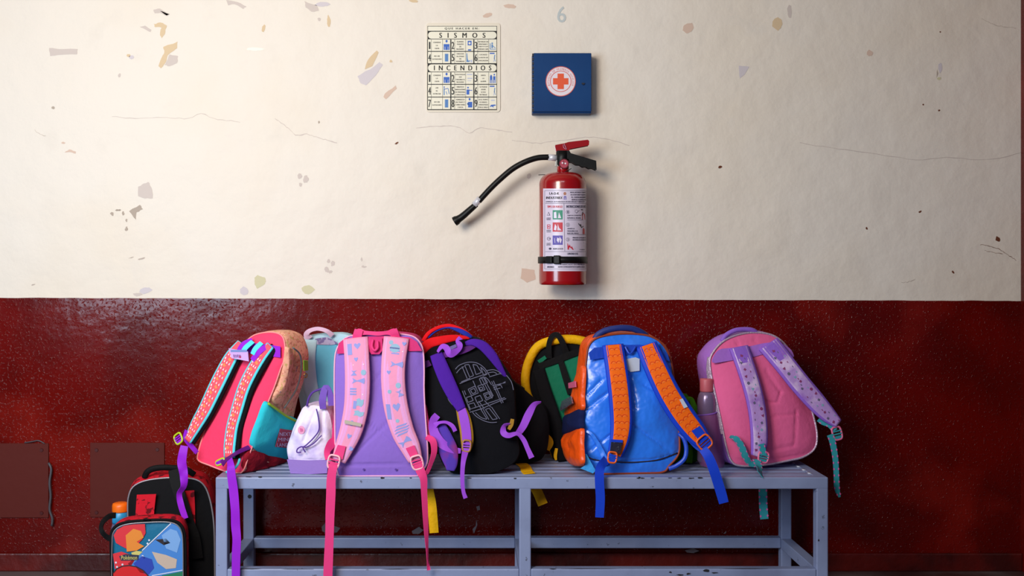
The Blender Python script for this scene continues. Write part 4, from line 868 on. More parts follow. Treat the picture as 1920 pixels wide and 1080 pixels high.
ribbon('adjuster_webbing', pE, px3(cE, 3.375, [(858, 552, .0, 14, 60), (815, 570, .004, 34, 20), (780, 630, .006, 48), (745, 705, .012, 46), (708, 758, .02, 38, 20)]), purpw, tE, n=40)
ribbon('adjuster_webbing', pE, px3(cE, 3.375, [(660, 692, .03, 12, 60), (625, 705, .032, 26, 40), (618, 748, .036, 40, 0), (650, 768, .038, 34, 0), (705, 758, .034, 24, 20), (745, 795, .03, 30), (770, 850, .03, 30), (796, 908, .03, 36)]), purpw, tE, n=60)
ribbon('strap_lower', pE, px3(cE, 3.375, [(676, 665, .02, 22), (668, 700, .024, 26), (652, 730, .026, 20)]), must, tE, th=.003, n=14)
gl = mat('silver_grey_thread', (92, 92, 118), .6)
emb = thing if False else None
eb = ([], [])
def stitch(pts, close=False, nn=14):
    q = spline(pts, max(nn, len(pts)*6), close) if len(pts) > 2 else pts
    P = [pE.P(*cE([p])[0], .0275+.0*p[0]) for p in q]
    t = []
    for i in range(len(P)-1 if not close else len(P)):
        a, b = P[i], P[(i+1) % len(P)]; d = (b-a)
        if d.length < 1e-6: continue
        s = d.normalized().cross(pE.n)*.0009; k = len(eb[0])
        eb[0].extend([a-s+pE.n*.002, a+s+pE.n*.002, b+s+pE.n*.002, b-s+pE.n*.002]); eb[1].append((k, k+1, k+2, k+3))
S = stitch
def SQ(*p):
    for i in range(len(p)): S([p[i], p[(i+1) % len(p)]])
S([(318, 352), (345, 326), (400, 308), (455, 314), (500, 345), (532, 392)]); S([(325, 376), (345, 352), (372, 335)])
SQ((376, 326), (402, 322), (432, 392), (408, 402)); SQ((428, 322), (452, 326), (482, 372), (448, 386)); S([(360, 335), (392, 410)]); SQ((476, 338), (500, 360), (516, 384), (496, 392))
S([(345, 442), (420, 412), (520, 378)]); S([(355, 432), (410, 408)]); S([(510, 362), (555, 355), (590, 368), (606, 384)]); S([(520, 376), (556, 370), (578, 380)]); S([(530, 400), (604, 378)])
SQ((398, 478), (440, 458), (462, 500), (420, 518)); SQ((412, 482), (436, 472), (448, 496), (426, 506)); SQ((458, 458), (488, 448), (504, 480), (474, 492)); SQ((466, 470), (484, 463), (492, 476), (476, 484))
SQ((494, 506), (534, 492), (552, 526), (512, 546)); SQ((505, 512), (528, 504), (538, 522), (516, 534)); SQ((440, 528), (474, 516), (490, 548), (454, 562)); S([(470, 410), (510, 405), (545, 450)]); SQ((468, 412), (500, 404), (520, 436), (484, 450))
S([(478, 400), (548, 535)]); S([(490, 396), (556, 520)]); S([(428, 424), (462, 500)]); S([(545, 428), (608, 566)]); S([(556, 424), (618, 562)]); S([(362, 488), (410, 612)]); S([(374, 486), (384, 512)]); SQ((386, 530), (416, 520), (430, 548), (398, 560)); SQ((400, 572), (434, 562), (448, 590), (412, 602))
S([(555, 470), (632, 430)]); S([(550, 456), (632, 436)]); S([(408, 622), (480, 600), (560, 566), (636, 536)]); S([(402, 606), (480, 580), (628, 530)]); S([(452, 556), (484, 608)]); S([(464, 552), (500, 600)]); S([(500, 548), (540, 590)])
S([(426, 622), (450, 648), (495, 674), (540, 686), (578, 684)]); S([(444, 624), (480, 655), (515, 666)]); S([(478, 604), (516, 664)]); S([(492, 602), (528, 668)]); SQ((506, 604), (530, 596), (582, 662), (552, 668)); S([(544, 588), (596, 664)]); S([(600, 470), (560, 480)]); S([(572, 460), (600, 452), (612, 470)])
S([(638, 390), (668, 430), (682, 482)]); S([(268, 515), (276, 545), (300, 576)])
tag(mk('stitched_emblem', eb[0], eb[1], gl, tE, smooth=False), kind='stuff')
# ---------- plain black soft bag leaning on its right
tK = thing('lunch_bag', W(1000, 872, -.22), 'plain black soft lunch bag between the black and the green backpacks', 'lunch bag')
pK = plane(1000, 866, -.215, 5, 0)
soft(tK, pK, cE([(660, 420), (700, 440), (760, 480), (830, 540), (880, 590), (905, 680), (908, 780), (890, 870), (840, 925), (740, 940), (660, 935), (640, 800), (640, 600)]), .05, blk, blk, dome=.015, zmin=ZB, noise_amp=.008, names=('front_panel', 'body'))

# ---------- green, black and yellow backpack
cG = C(960, 590, 2.634)
yel = cloth('mustard_yellow_cloth', (236, 178, 10), rough=.6, bump=(26, .8, .01)); grn = cloth('bottle_green_cloth', (12, 116, 84), rough=.6); blw = cloth('black_webbing', (10, 10, 12), rough=.7)
tF = thing('backpack', W(1040, 872, -.2), 'green and black backpack with puffy yellow edge, behind the blue and orange backpack', 'backpack')
pF = plane(1040, 872, -.145, 4, 0)
soft(tF, pF, cG([(70, 330), (82, 250), (115, 190), (160, 160), (240, 138), (330, 142), (390, 170), (430, 260), (450, 420), (450, 620), (440, 740), (330, 765), (225, 760), (195, 690), (155, 590), (118, 470), (85, 400)]), .08, blackc, yel, dome=.012, zmin=ZB, bulge=1.02)
tube_px('yellow_rim', pF, cG([(112, 440, .0), (78, 390, .002), (66, 320, .004), (80, 240, .004), (118, 168, .004), (170, 136, .004), (250, 122, .004), (330, 126, .004), (385, 150, .004), (415, 220, 0)]), [.006+.0075*math.sin(math.pi*min(1, i/12)*.5) for i in range(60)], yel, tF, n=60, k=14)
for pts in ([(150, 262), (224, 236), (248, 300), (284, 400), (275, 500), (258, 620), (262, 740), (245, 745), (238, 640), (218, 520), (190, 380)], [(250, 215), (332, 198), (350, 260), (320, 360), (290, 365)], [(124, 226), (160, 202), (170, 216), (136, 242)], [(300, 180), (340, 172), (352, 186), (290, 198)]):
    patch('green_panel', pF, cG(pts), grn, tF, w=.0125, th=.002)
ribbon('cross_webbing', pF, px3(cG, 2.634, [(130, 255, .016, 30), (200, 230, .018, 32), (290, 195, .018, 32), (370, 168, .016, 30)]), blw, tF, th=.003, n=20)
ribbon('cross_webbing', pF, px3(cG, 2.634, [(238, 232, .018, 28), (262, 310, .02, 32), (288, 390, .02, 34)]), blw, tF, th=.003, n=20)
ribbon('shoulder_strap', pF, px3(cG, 2.634, [(130, 270, .016, 60), (160, 380, .022, 66), (195, 480, .024, 66), (232, 600, .024, 60), (250, 720, .02, 50)]), blackc, tF, th=.006, n=40, pad=True)
ribbon('carry_handle', pF, px3(cG, 2.634, [(182, 215, .016, 26), (180, 150, .02, 26), (195, 108, .022, 26), (220, 100, .022, 26), (242, 130, .022, 28), (268, 195, .016, 30)]), blw, tF, th=.004, n=40)
ribbon('yellow_webbing', pF, px3(cG, 2.634, [(165, 590, .03, 24), (178, 625, .03, 46), (165, 660, .028, 36)]), yel, tF, th=.002, n=14)
ribbon('yellow_webbing', pF, px3(cG, 2.634, [(216, 655, .03, 14), (210, 690, .03, 16), (214, 712, .03, 10)]), yel, tF, th=.002, n=14)
o, _ = ribbon('adjuster_webbing', None, [(976, 869, ydep(869)-.004, 20), (984, 875, ydep(875)-.004, 21), (988, 884, ydep(884)-.004, 22), (993, 888.5, ydep(888)-.004, 22)], yel, tF, n=16, normal=Vector((0, -.2, 1)))
ribbon('adjuster_webbing', None, [(992, 890, -.33, 18), (1001, 910, -.33, 18), (1009, 925, -.33, 18.5), (1018, 946, -.33, 19)], yel, tF, n=16)
ribbon('adjuster_webbing', None, [(800, 895, -.34, 16), (806, 925, -.34, 16), (810, 950, -.34, 17), (814, 999, -.34, 17)], yel, tF, n=16)

# ---------- blue backpack with orange scale straps
satin = mat('blue_satin', (40, 126, 250), .3, spec=.7, sheen=.3, bump=(14, .9, .012), bump2=(4, .5, .02)); satd = mat('dark_blue_satin', (24, 72, 196), .4, spec=.6, bump=(18, .6, .008))
orange = mat('orange_satin', (240, 84, 14), .4, bump=(24, .8, .01), spec=.5); navyc = cloth('navy_cloth', (16, 26, 72)); blweb = cloth('blue_webbing', (24, 66, 206), rough=.5, bump=(400, .2, .001)); orng = cloth('orange_quilt', (255, 112, 22), rough=.6); orngpl = mat('orange_plastic', (240, 104, 26), .35)
tG = thing('backpack', W(1180, 888, -.34), 'shiny blue backpack with orange scale-print shoulder straps, right of the bench centre', 'backpack')
pG = plane(1180, 887, ydep(888), 7, -6)
Y = lambda a, b: (cG([a])[0], cG([b])[0])
soft(tG, pG, cG([(368, 215), (380, 155), (418, 118), (500, 99), (590, 96), (680, 108), (740, 145), (778, 210), (795, 300), (800, 400), (818, 520), (826, 620), (820, 690), (775, 745), (735, 778), (560, 786), (410, 780), (360, 730), (345, 660), (345, 540), (350, 430), (358, 320)]), .125, satin, orange, dome=.02, zmin=ZB, piping=mat('rust_piping', (150, 60, 24), .5), pipe_r=.003, rings=36, n=170, noise_amp=.006, nscale=13,
     creases=[(*Y((365, 400), (435, 325)), .007, 2.2), (*Y((360, 470), (470, 385)), .006, 2.5), (*Y((575, 535), (780, 680)), .007, 2), (*Y((590, 300), (690, 375)), .006, 2.4), (*Y((600, 460), (580, 300)), .005, 3), (*Y((355, 690), (480, 590)), .006, 2), (*Y((370, 560), (470, 720)), .006, 2),
              (*Y((350, 690), (410, 716)), .008, 1.4), (*Y((410, 716), (540, 724)), .008, 1.4), (*Y((540, 724), (720, 712)), .008, 1.4), (*Y((720, 712), (818, 680)), .008, 1.4)])
tube_px('seam_cord', pG, cG([(352, 684, .004), (400, 714, .012), (520, 726, .014), (620, 726, .014), (720, 714, .013), (815, 682, .004)]), .0016, mat('dark_cord', (40, 24, 30), .6), tG, n=40)
patch('yoke', pG, cG([(372, 190), (400, 165), (520, 152), (620, 150), (720, 160), (760, 200), (770, 230), (700, 215), (520, 205), (380, 225)]), satd, tG, w=.017, th=.0015)
tube_px('carry_handle', pG, cG([(415, 118, -.012), (430, 96, -.006), (470, 76, -.002), (530, 66, 0), (590, 68, -.002), (640, 86, -.006), (672, 108, -.012)]), .0085, mat('navy_blue_handle', (22, 44, 120), .6, bump=(50, .4)), tG, n=40, k=14, flat=.8)
sideG = edge_plane(pG, cG, (344, 600), (358, 300), .004)
side_soft(tG, sideG, cG([(325, 290), (352, 250), (356, 300), (350, 400), (345, 475), (266, 506), (272, 470), (300, 400), (312, 340)]), orange, 'side_gusset', .008, .004, pw=3)
side_soft(tG, sideG, cG([(256, 592), (300, 575), (345, 560), (346, 640), (348, 735), (310, 746), (272, 712), (256, 650)]), orange, 'side_pocket', .014, .004, pw=3, wr=.006)
side_soft(tG, sideG, cG([(264, 505), (300, 486), (345, 468), (345, 520), (344, 564), (300, 580), (256, 604), (258, 550)]), navyc, 'navy_band', .009, .006, pw=4)
patch('shiny_trim', sideG, cG([(284, 430), (330, 405), (338, 440), (280, 478), (274, 470)]), mat('holographic_foil', (176, 170, 200), .15, metal=.8, bump=(160, 1.0, .004)), tG, w=.02, th=.003)
patch('pink_tab', sideG, cG([(310, 340), (344, 330), (346, 360), (312, 366)]), mat('pink_tab_cloth', (206, 90, 130), .6), tG, w=.016, th=.003)
sL, fL = padded(tG, pG, cG, 2.634, [(490, 152, .018, 108), (503, 280, .034, 112), (516, 400, .038, 114), (524, 520, .036, 112), (516, 610, .036, 100), (492, 690, .036, 74)], blweb, orng, edge=.74, th=.008)
sR, fR = padded(tG, pG, cG, 2.634, [(655, 152, .018, 110), (697, 270, .034, 120), (752, 390, .04, 124), (822, 500, .04, 126), (890, 585, .038, 112), (940, 640, .036, 72)], blweb, orng, edge=.72, th=.008)
scale_i = mat('dark_orange_print', (214, 62, 10), .6); scale_l = mat('light_orange_print', (250, 122, 40), .6)
for fr, st in ((fL, sL), (fR, sR)):
    a1 = ([], []); a2 = ([], []); nr = 15
    for r in range(nr):
        us = (-.62, 0, .62) if r % 2 else (-.32, .32)
        for u in us:
            v = .05+r*.9/nr; R = fr[int(v*47)][3]*.34
            arc = [(math.cos(math.pi*i/9), .9*math.sin(math.pi*i/9)) for i in range(10)]; arc2 = [(.82*math.cos(math.pi*i/9), .72*math.sin(math.pi*i/9)) for i in range(10)]
            decal(a1, fr, v, u, arc+arc2[::-1], R, R)
            decal(a2, fr, v, u, [(x*.5, y*.5) for x, y in arc], R, R)
    print_mesh(a1, scale_i, st); print_mesh(a2, scale_l, st)
patch('white_tag', pG, cG([(552, 222), (600, 212), (620, 220), (620, 278), (575, 284), (552, 262)]), mat('white_tag', (196, 204, 222), .6), tG, w=.021, th=.001)
tube_px('hanging_loop', pG, cG([(548, 160, .024), (570, 196, .03), (600, 160, .024)]), .003, satd, tG, n=20)
patch('strap_tag', pG, cG([(800, 420), (815, 414), (840, 455), (822, 462)]), mat('white_tag', (196, 204, 222), .6), sR, w=.051, th=.001)
patch('webbing_anchor', pG, cG([(468, 612), (526, 616), (524, 640), (466, 640)]), blweb, sL, w=.0475, th=.0015)
cl = patch('clear_buckle_cover', pG, cG([(468, 625), (520, 628), (512, 682), (462, 676)]), mat('dark_shiny_plastic', (46, 44, 60), .12, spec=.8, bump=(90, .8, .004)), sL, w=.05, th=.004)
buckle(pG, *cG([(474, 700)])[0], -8, 16, 20, .052, orngpl, tG, blweb)
patch('webbing_anchor', pG, cG([(860, 572), (900, 548), (940, 600), (905, 628)]), blweb, sR, w=.0475, th=.0015)
buckle(pG, *cG([(922, 628)])[0], 38, 26, 24, .052, orngpl, tG, blweb)
ribbon('adjuster_webbing', None, [(1137, 862, -.41, 17), (1128, 872, -.423, 17, 10), (1124, 884, -.428, 17), (1124, 905, -.43, 17), (1125.5, 935, -.43, 17), (1124, 970, -.43, 16)], blweb, tG, n=40)
ribbon('adjuster_webbing', None, [(1318, 842, -.42, 16), (1328, 856, -.43, 18), (1338, 880, -.435, 19), (1346, 905, -.435, 19), (1353, 928, -.435, 19), (1357, 943, -.435, 18)], blweb, tG, n=40)
ribbon('side_webbing', pG, px3(cG, 2.634, [(822, 580, .02, 24, 20), (860, 610, .03, 30), (900, 650, .035, 34), (945, 670, .04, 34)]), satd, tG, n=24)
tube_px('side_loop', pG, cG([(818, 585, .01), (838, 610, .018), (850, 660, .02), (842, 710, .018), (805, 745, .012), (770, 760, .008)]), .006, satd, tG, n=30, flat=.6)
ribbon('side_webbing', pG, px3(cG, 2.634, [(362, 575, .018, 10, 0), (385, 590, .024, 14), (415, 640, .03, 18), (440, 700, .036, 26), (455, 745, .04, 26)]), satin, tG, n=24)
patch('bottom_tab', pG, cG([(343, 682), (356, 686), (400, 766), (388, 780), (326, 756), (350, 740)]), mat('light_blue_satin', (70, 170, 246), .3, spec=.7, bump=(40, .7, .006)), tG, w=.03, th=.003)

# ---------- green bag deep behind
cH = C(1240, 700, 5.4)
lgreen = cloth('leaf_green_cloth', (44, 112, 22)); ngreen = cloth('bright_green_cloth', (84, 158, 26))
tH = thing('bag', W(1290, 868, -.15), 'leaf green soft bag half hidden between the blue and the pink backpacks', 'bag')
pH = plane(1290, 868, ydep(868), 6, 0)
soft(tH, pH, cH([(150, 300), (200, 250), (262, 248), (310, 320), (360, 420), (392, 520), (395, 700), (380, 860), (300, 915), (180, 935), (60, 930), (20, 800), (60, 520)]), .07, lgreen, lgreen, dome=.02, zmin=ZB, noise_amp=.008, names=('front_panel', 'body'))
ribbon('green_handle', pH, px3(cH, 5.4, [(215, 300, .02, 30), (245, 262, .026, 44), (285, 265, .026, 50), (310, 330, .026, 60), (340, 410, .024, 80), (355, 480, .02, 60)]), ngreen, tH, th=.003, n=30, pad=True)
ribbon('green_tab', pH, px3(cH, 5.4, [(265, 720, .03, 50), (270, 800, .03, 56), (262, 900, .03, 60)]), ngreen, tH, th=.003, n=20, pad=True)

# ---------- pink and lilac backpack at the right end
cI = C(1250, 600, 3.086)
rose = cloth('rose_pink_cloth', (236, 104, 156)); lil = cloth('lilac_cloth', (176, 116, 214), rough=.5); lilp = mat('pearly_lilac_print', (190, 150, 218), .35, spec=.6, bump=(60, .4, .004), pat=[('noise', (224, 196, 236), 22, .5, .62), ('noise', (160, 110, 200), 14, .58, .68)])
lile = cloth('violet_binding', (146, 100, 206), rough=.5); roseweb = cloth('teal_webbing', (50, 148, 160), rough=.5, bump=(400, .2, .001)); glit = mat('silver_glitter_trim', (206, 184, 206), .3, metal=.4, bump=(300, 1, .002)); rp = mat('rose_plastic', (226, 110, 150), .35)
tI = thing('backpack', W(1430, 874, -.24), 'rose pink backpack with pearly lilac patterned straps at the right end of the bench', 'backpack')
pI = plane(1430, 872, ydep(878), 8, -8)
Zc = lambda a, b: (cI([a])[0], cI([b])[0])
soft(tI, pI, cI([(250, 240), (268, 190), (315, 135), (380, 98), (470, 76), (560, 78), (630, 100), (688, 150), (722, 215), (745, 300), (785, 390), (830, 500), (858, 600), (868, 680), (852, 745), (790, 790), (700, 812), (560, 838), (430, 842), (375, 815), (345, 730), (318, 600), (290, 470), (262, 340)]), lambda t: .15-.04*t, rose, lil, dome=.022, zmin=ZB, piping=glit, pipe_r=.0032, rings=32, n=160, noise_amp=.005, nscale=8,
     creases=[(*Zc((395, 100), (415, 150)), .004, 2), (*Zc((500, 90), (510, 130)), .003, 2), (*Zc((560, 760), (730, 725)), .004, 1.8), (*Zc((735, 520), (725, 720)), .004, 1.8), (*Zc((560, 560), (735, 545)), .003, 1.8), (*Zc((555, 470), (600, 480)), .003, 3), (*Zc((560, 300), (640, 420)), .003, 3), (*Zc((640, 420), (620, 480)), .003, 2), (*Zc((365, 805), (520, 820)), .005, 1.6), (*Zc((520, 820), (800, 778)), .006, 1.6)])
patch('yoke', pI, cI([(258, 215), (290, 175), (345, 165), (460, 155), (560, 135), (640, 135), (700, 170), (722, 218), (690, 215), (560, 200), (480, 218), (350, 238), (256, 250)]), lil, tI, w=.016, th=.0015, n=60)
tube_px('carry_handle', pI, cI([(325, 120, -.008), (345, 88, -.004), (390, 62, 0), (440, 54, 0), (495, 58, 0), (532, 78, -.006)]), .0065, lile, tI, n=40, k=12)
ribbon('glitter_trim', pI, px3(cI, 3.086, [(248, 215, -.004, 22), (244, 300, -.004, 24), (262, 400, -.004, 22), (290, 520, -.004, 14), (320, 660, -.004, 8)]), glit, tI, th=.003, n=40)
bt = W(1400, 870, -.2)
sL, fL = padded(tI, pI, cI, 3.086, [(402, 162, .018, 116), (428, 280, .036, 112), (462, 400, .04, 110), (488, 520, .04, 108), (500, 640, .04, 104), (500, 730, .038, 96), (488, 785, .034, 66)], lile, lilp, edge=.78, th=.008)
sR, fR = padded(tI, pI, cI, 3.086, [(572, 142, .018, 136), (650, 262, .038, 128), (730, 370, .044, 126), (815, 470, .046, 120), (885, 545, .046, 98), (945, 600, .046, 60)], lile, lilp, edge=.78, th=.008)
mr = mat('mauve_motif_ink', (140, 56, 110), .6); mg = mat('grey_motif_ink', (104, 96, 128), .6); mt = mat('teal_motif_ink', (130, 170, 190), .6)
for fr, st in ((fL, sL), (fR, sR)):
    acc = {0: ([], []), 1: ([], []), 2: ([], [])}; rnd = random.Random(5)
    for i in range(15):
        v = .08+i*.062; u = rnd.uniform(-.6, .6); kd = rnd.choice(['heart', 'dia', 'blob', 'disc']); decal(acc[i % 3 if i % 3 < 2 or i % 2 else 0], fr, v, u, kd, .0042, .0045, rnd.uniform(-.5, .5))
        decal(acc[(i+1) % 3], fr, v+.03, -u, 'dia', .0016, .0035, .6)
    print_mesh(acc[0], mr, st); print_mesh(acc[1], mg, st); print_mesh(acc[2], mt, st)
buckle(pI, *cI([(518, 790)])[0], -14, 19, 20, .05, rp, tI, roseweb); buckle(pI, *cI([(938, 655)])[0], 12, 18, 24, .05, rp, tI, roseweb)
def tealweb(pl, pts, n=40, **k):
    o, fr = ribbon('adjuster_webbing', pl, pts, roseweb, tI, n=n, **k); a = ([], [])
    L = sum((fr[i+1][0]-fr[i][0]).length for i in range(len(fr)-1)); m_ = max(2, int(L/.016))
    for i in range(m_):
        for u in (-1, 1): decal(a, fr, (i+.5)/m_, u*.86, 'dia', fr[0][3]*.25, .004)
    print_mesh(a, mat('pink_edge_motif', (222, 96, 168), .6), o)
tealweb(pI, px3(cI, 3.086, [(505, 715, .05, 36), (512, 745, .051, 36), (518, 780, .052, 36)]), 10)
tealweb(None, [(1418, 862, -.33, 15), (1422, 876, -.36, 15), (1425, 890, -.415, 17)], 16)
tealweb(None, [(1429, 890, -.30, 15), (1430, 920, -.30, 15.5), (1431, 950, -.30, 15.5), (1433, 973, -.30, 15.5)], 24)
tealweb(pI, px3(cI, 3.086, [(850, 575, .03, 30, 10), (868, 590, .036, 34), (900, 605, .042, 34), (925, 640, .05, 34)]), 14)
tealweb(None, [(1556, 815, -.36, 12), (1561, 830, -.36, 11.5), (1566, 860, -.36, 10.5), (1568, 890, -.36, 10), (1569, 915, -.36, 10), (1574, 932, -.36, 4)], 36)
tealweb(pI, px3(cI, 3.086, [(350, 675, .02, 22, 50), (378, 688, .03, 36, 10), (405, 730, .034, 40), (425, 785, .036, 40), (455, 828, .036, 36, 20), (495, 835, .036, 30, 20)]), 30)
# bottle and the mesh pocket that carries it
bx = W(1325, 800, -.262)
tJ = thing('water_bottle', (bx.x, bx.y, W(0, 862, -.235).z), 'grey-lilac water bottle with pink cap in the side pocket of the rose pink backpack', 'water bottle')
botm = mat('grey_lilac_bottle', (134, 112, 150), .25, metal=.3, spec=.7); capm = mat('salmon_cap', (198, 96, 108), .45)
zf = lambda py: W(0, py, -.262).z
R_ = .0262
lathe('body', [(R_*.9, max(zf(866), ZB+.001)), (R_, max(zf(862), ZB+.005)), (R_, zf(760)), (R_*.97, zf(748)), (R_*.85, zf(740)), (R_*.66, zf(734))], bx.x, bx.y, botm, tJ, 32)
lathe('cap', [(R_*.70, zf(734)), (R_*.72, zf(732)), (R_*.72, zf(713)), (R_*.68, zf(710)), (R_*.4, zf(709.5))], bx.x, bx.y, capm, tJ, 32)
# side pocket: a bag of tinted mesh round the bottle's lower half
meshm = mat('violet_mesh', (176, 96, 170), .6, alpha=.5, bump=(600, .6, .002))
vs = []; fs = []; k = 24
for (py, sc) in ((782, 1.08), (790, 1.22), (810, 1.32), (840, 1.38), (868, 1.36), (875, 1.2)):
    for j in range(k+1):
        a = math.pi*(.92+1.0*j/k); vs.append(Vector((bx.x+.014*(py-782)/90+R_*sc*math.cos(a)*1.0, bx.y+R_*sc*math.sin(a), max(ZB, zf(py)+.004*(1-j/k)+(.016*(j/k) if py < 800 else 0)))))
for i in range(5):
    for j in range(k): fs.append((i*(k+1)+j, i*(k+1)+j+1, (i+1)*(k+1)+j+1, (i+1)*(k+1)+j))
mp = mk('mesh_pocket', vs, fs, meshm, tI); tube('pocket_elastic', vs[:k+1], .002, lile, mp)

# ================================================================== on the floor at the left
cL = C(190, 860, 4.909)
redp = cloth('red_blob_print_cloth', (206, 26, 44), pat=[('noise', (104, 16, 26), 42, .56, .6)]); silp = mat('silver_piping', (150, 144, 150), .35, metal=.5); blk2 = cloth('black_backpack_cloth', (14, 14, 17))
tM = thing('backpack', W(330, 1121, -.27), 'black and red backpack with silver piping standing on the floor left of the bench', 'backpack')
pM = plane(330, 1100, -.27, 5, -7)
soft(tM, pM, cL([(246, 420), (256, 340), (285, 272), (350, 225), (440, 198), (560, 182), (700, 176), (820, 184), (900, 208), (950, 255), (985, 330), (1015, 450), (1036, 620), (1042, 900), (1040, 1230), (1000, 1290), (640, 1300), (300, 1290), (262, 1230), (255, 900), (248, 600)]), .13, blk2, redp, dome=.018, zmin=.001, piping=silp, pipe_r=.0026, rings=26, bulge=1.05)
for pts in ([(345, 322), (520, 316), (508, 420), (492, 600), (480, 700), (318, 700), (332, 500)], [(776, 288), (868, 282), (874, 420), (878, 620), (850, 700), (800, 560)]): patch('shoulder_strap', pM, cL(pts), redp, tM, w=.022, th=.006)
tube_px('carry_handle', pM, cL([(390, 180, -.01), (420, 125, -.004), (480, 92, 0), (560, 82, 0), (640, 84, 0), (720, 90, 0), (790, 105, 0), (850, 150, -.01)]), .0085, blw, tM, n=50, k=12, flat=.6)
ribbon('shoulder_webbing', pM, px3(cL, 4.909, [(680, 95, .03, 90), (705, 190, .04, 100), (745, 310, .046, 100), (790, 430, .046, 96), (830, 560, .046, 90), (870, 700, .04, 110), (890, 900, .03, 120)]), blw, tM, th=.003, n=40)
tN = thing('water_bottle', W(227, 1010, -.24), 'small water bottle with orange lid and sky blue collar beside the floor backpack', 'water bottle')
bq = W(226, 960, -.235); zq = lambda py: W(0, py, -.235).z
lathe('collar', [(.0225, zq(980)), (.0225, zq(976)), (.0225, zq(960)), (.021, zq(959))], bq.x, bq.y, mat('sky_blue_plastic', (40, 152, 206), .35), tN, 28)
lathe('lid', [(.0222, zq(959)), (.0228, zq(957)), (.0228, zq(948)), (.021, zq(943.5)), (.015, zq(942))], bq.x, bq.y, mat('bright_orange_plastic', (246, 112, 12), .4), tN, 28)
lathe('body', [(.024, .0015), (.026, .006), (.026, zq(992)), (.0215, zq(981))], bq.x, bq.y, mat('clear_blue_plastic', (130, 130, 170), .2, alpha=.75, spec=.6), tN, 28)
# lunch bag with printed front
tO = thing('lunch_bag', W(277, 1140, -.4), 'small lunch bag with blue, teal and red printed front standing before the floor backpack', 'lunch bag')
pO = plane(277, 1130, -.41, 3, -8)
olO = cL([(92, 760), (96, 690), (118, 640), (170, 604), (260, 582), (400, 570), (560, 564), (660, 572), (720, 600), (756, 660), (768, 760), (772, 1000), (772, 1330), (740, 1385), (430, 1395), (140, 1385), (108, 1330), (98, 1000)])
soft(tO, pO, olO, .085, cloth('teal_satin', (20, 104, 140), rough=.5), redp, dome=.006, zmin=.001, piping=cloth('black_binding', (12, 12, 16)), pipe_r=.0045, names=('front_panel', 'body'), noise_amp=.001, rings=24)
dd = Art(lambda x, y: pO.P(*cL([(x, y)])[0], .0078)); d2 = Art(lambda x, y: pO.P(*cL([(x, y)])[0], .0086)); d3 = Art(lambda x, y: pO.P(*cL([(x, y)])[0], .0094)); d4 = Art(lambda x, y: pO.P(*cL([(x, y)])[0], .0102))
dd.poly('b', [(520, 720), (645, 582), (700, 600), (738, 650), (750, 760), (752, 1060), (560, 1100), (360, 1100), (250, 960), (400, 830)])
dd.poly('r', [(118, 700), (150, 648), (215, 612), (300, 600), (405, 596), (412, 680), (380, 740), (330, 790), (250, 830), (190, 800), (140, 770)])
dd.poly('r', [(112, 870), (190, 850), (330, 900), (280, 980), (200, 985), (130, 1010)])
d2.poly('i', [(300, 960), (380, 890), (470, 920), (490, 1000), (440, 1060), (360, 1040)]); d2.poly('c', [(560, 700), (640, 640), (700, 660), (735, 740), (700, 860), (600, 820)]); d2.poly('k', [(500, 740), (600, 730), (640, 770), (580, 790)])
d2.poly('o', [(230, 700), (300, 640), (370, 660), (395, 720), (330, 760), (400, 800), (330, 840), (240, 850)]); d2.poly('y', [(280, 860), (330, 842), (385, 850), (350, 884), (290, 880)]); d2.poly('p', [(470, 850), (600, 880), (700, 920), (690, 1000), (600, 1010), (520, 950)])
d2.line('w', (380, 840), (645, 590), 9); d2.line('w', (470, 1070), (750, 1020), 8); d2.poly('g', [(560, 1068), (752, 1030), (752, 1200), (560, 1200)])
d2.poly('R', [(116, 1045), (150, 1005), (200, 982), (260, 976), (330, 988), (390, 1020), (440, 1075), (470, 1150), (480, 1300), (120, 1300)])
for (x, y) in ((140, 950), (200, 968), (445, 745), (430, 775), (400, 905), (385, 890), (150, 990)): d2.disc('w', x, y, 9)
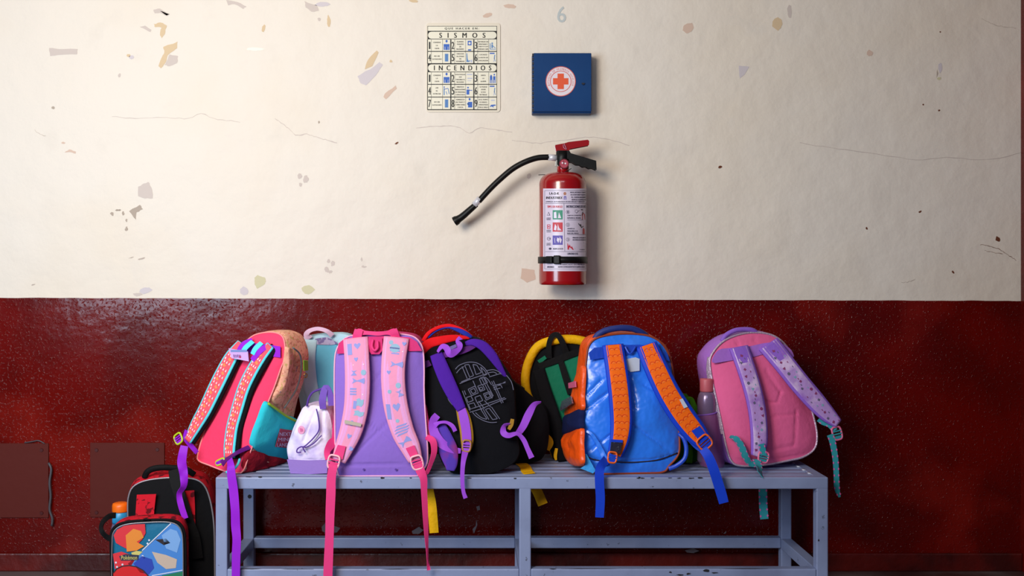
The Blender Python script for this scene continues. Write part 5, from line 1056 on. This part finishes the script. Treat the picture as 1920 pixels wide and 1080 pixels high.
q = [(116, 1045), (150, 1005), (200, 982), (260, 976), (330, 988), (390, 1020), (440, 1075), (470, 1150), (480, 1300)]
for i in range(len(q)-1): d3.line('k', q[i], q[i+1], 10)
d3.poly('d', [(170, 890), (230, 872), (350, 880), (345, 925), (250, 930), (185, 930)]); d4.text('y', 'Pokémon', 190, 884, 335, 922)
M_ = lambda n_, c_: mat(n_, c_, .45, spec=.5)
im = dict(b=M_('blue_front_print', (66, 130, 206)), r=M_('crimson_front_print', (214, 44, 54)), i=M_('deep_blue_print', (36, 66, 172)), c=M_('light_blue_print', (120, 166, 222)), k=M_('brown_black_print', (40, 30, 34)), o=M_('amber_print', (226, 134, 44)), y=M_('yellow_print', (206, 196, 110)), p=M_('beige_print', (196, 176, 160)), w=M_('white_front_print', (214, 216, 232)), g=M_('green_front_print', (30, 120, 84)), R=M_('red_dome_print', (210, 22, 26)), d=M_('dark_blue_wordmark', (40, 44, 66)))
nm = dict(b='blue_print', r='crimson_print', i='deep_blue_print', c='light_blue_print', k='outline_print', o='amber_print', y='yellow_print', p='beige_print', w='white_print', g='green_print', R='red_print', d='wordmark_ground')
fp = [c for c in tO.children if c.name.startswith('front_panel')][0]
for z in (dd, d2, d3): z.build(im, fp, nm)
d4.build(im, fp, dict(y='wordmark'))
tube_px('silver_piping', pO, cL([(104, 1330, .009), (102, 1000, .009), (106, 760, .009), (110, 695, .009), (132, 650, .009), (180, 616, .009), (262, 594, .009), (400, 582, .009), (560, 576, .009), (650, 584, .009), (706, 610, .009), (742, 668, .009), (754, 760, .009), (757, 1000, .009), (758, 1330, .009)]), .0016, silp, tO, n=90, k=6)
tube_px('zip_pull', pO, cL([(395, 560, .004), (420, 552, .01), (450, 560, .008)]), .003, blw, tO, n=14)
ribbon('carry_strap', None, [(217, 966, -.30, 11), (205, 968, -.31, 10), (194, 978, -.33, 9), (190, 990, -.35, 8), (194, 1000, -.36, 9), (203, 1008, -.38, 10), (214, 1012, -.385, 10)], blw, tO, th=.003, n=40)
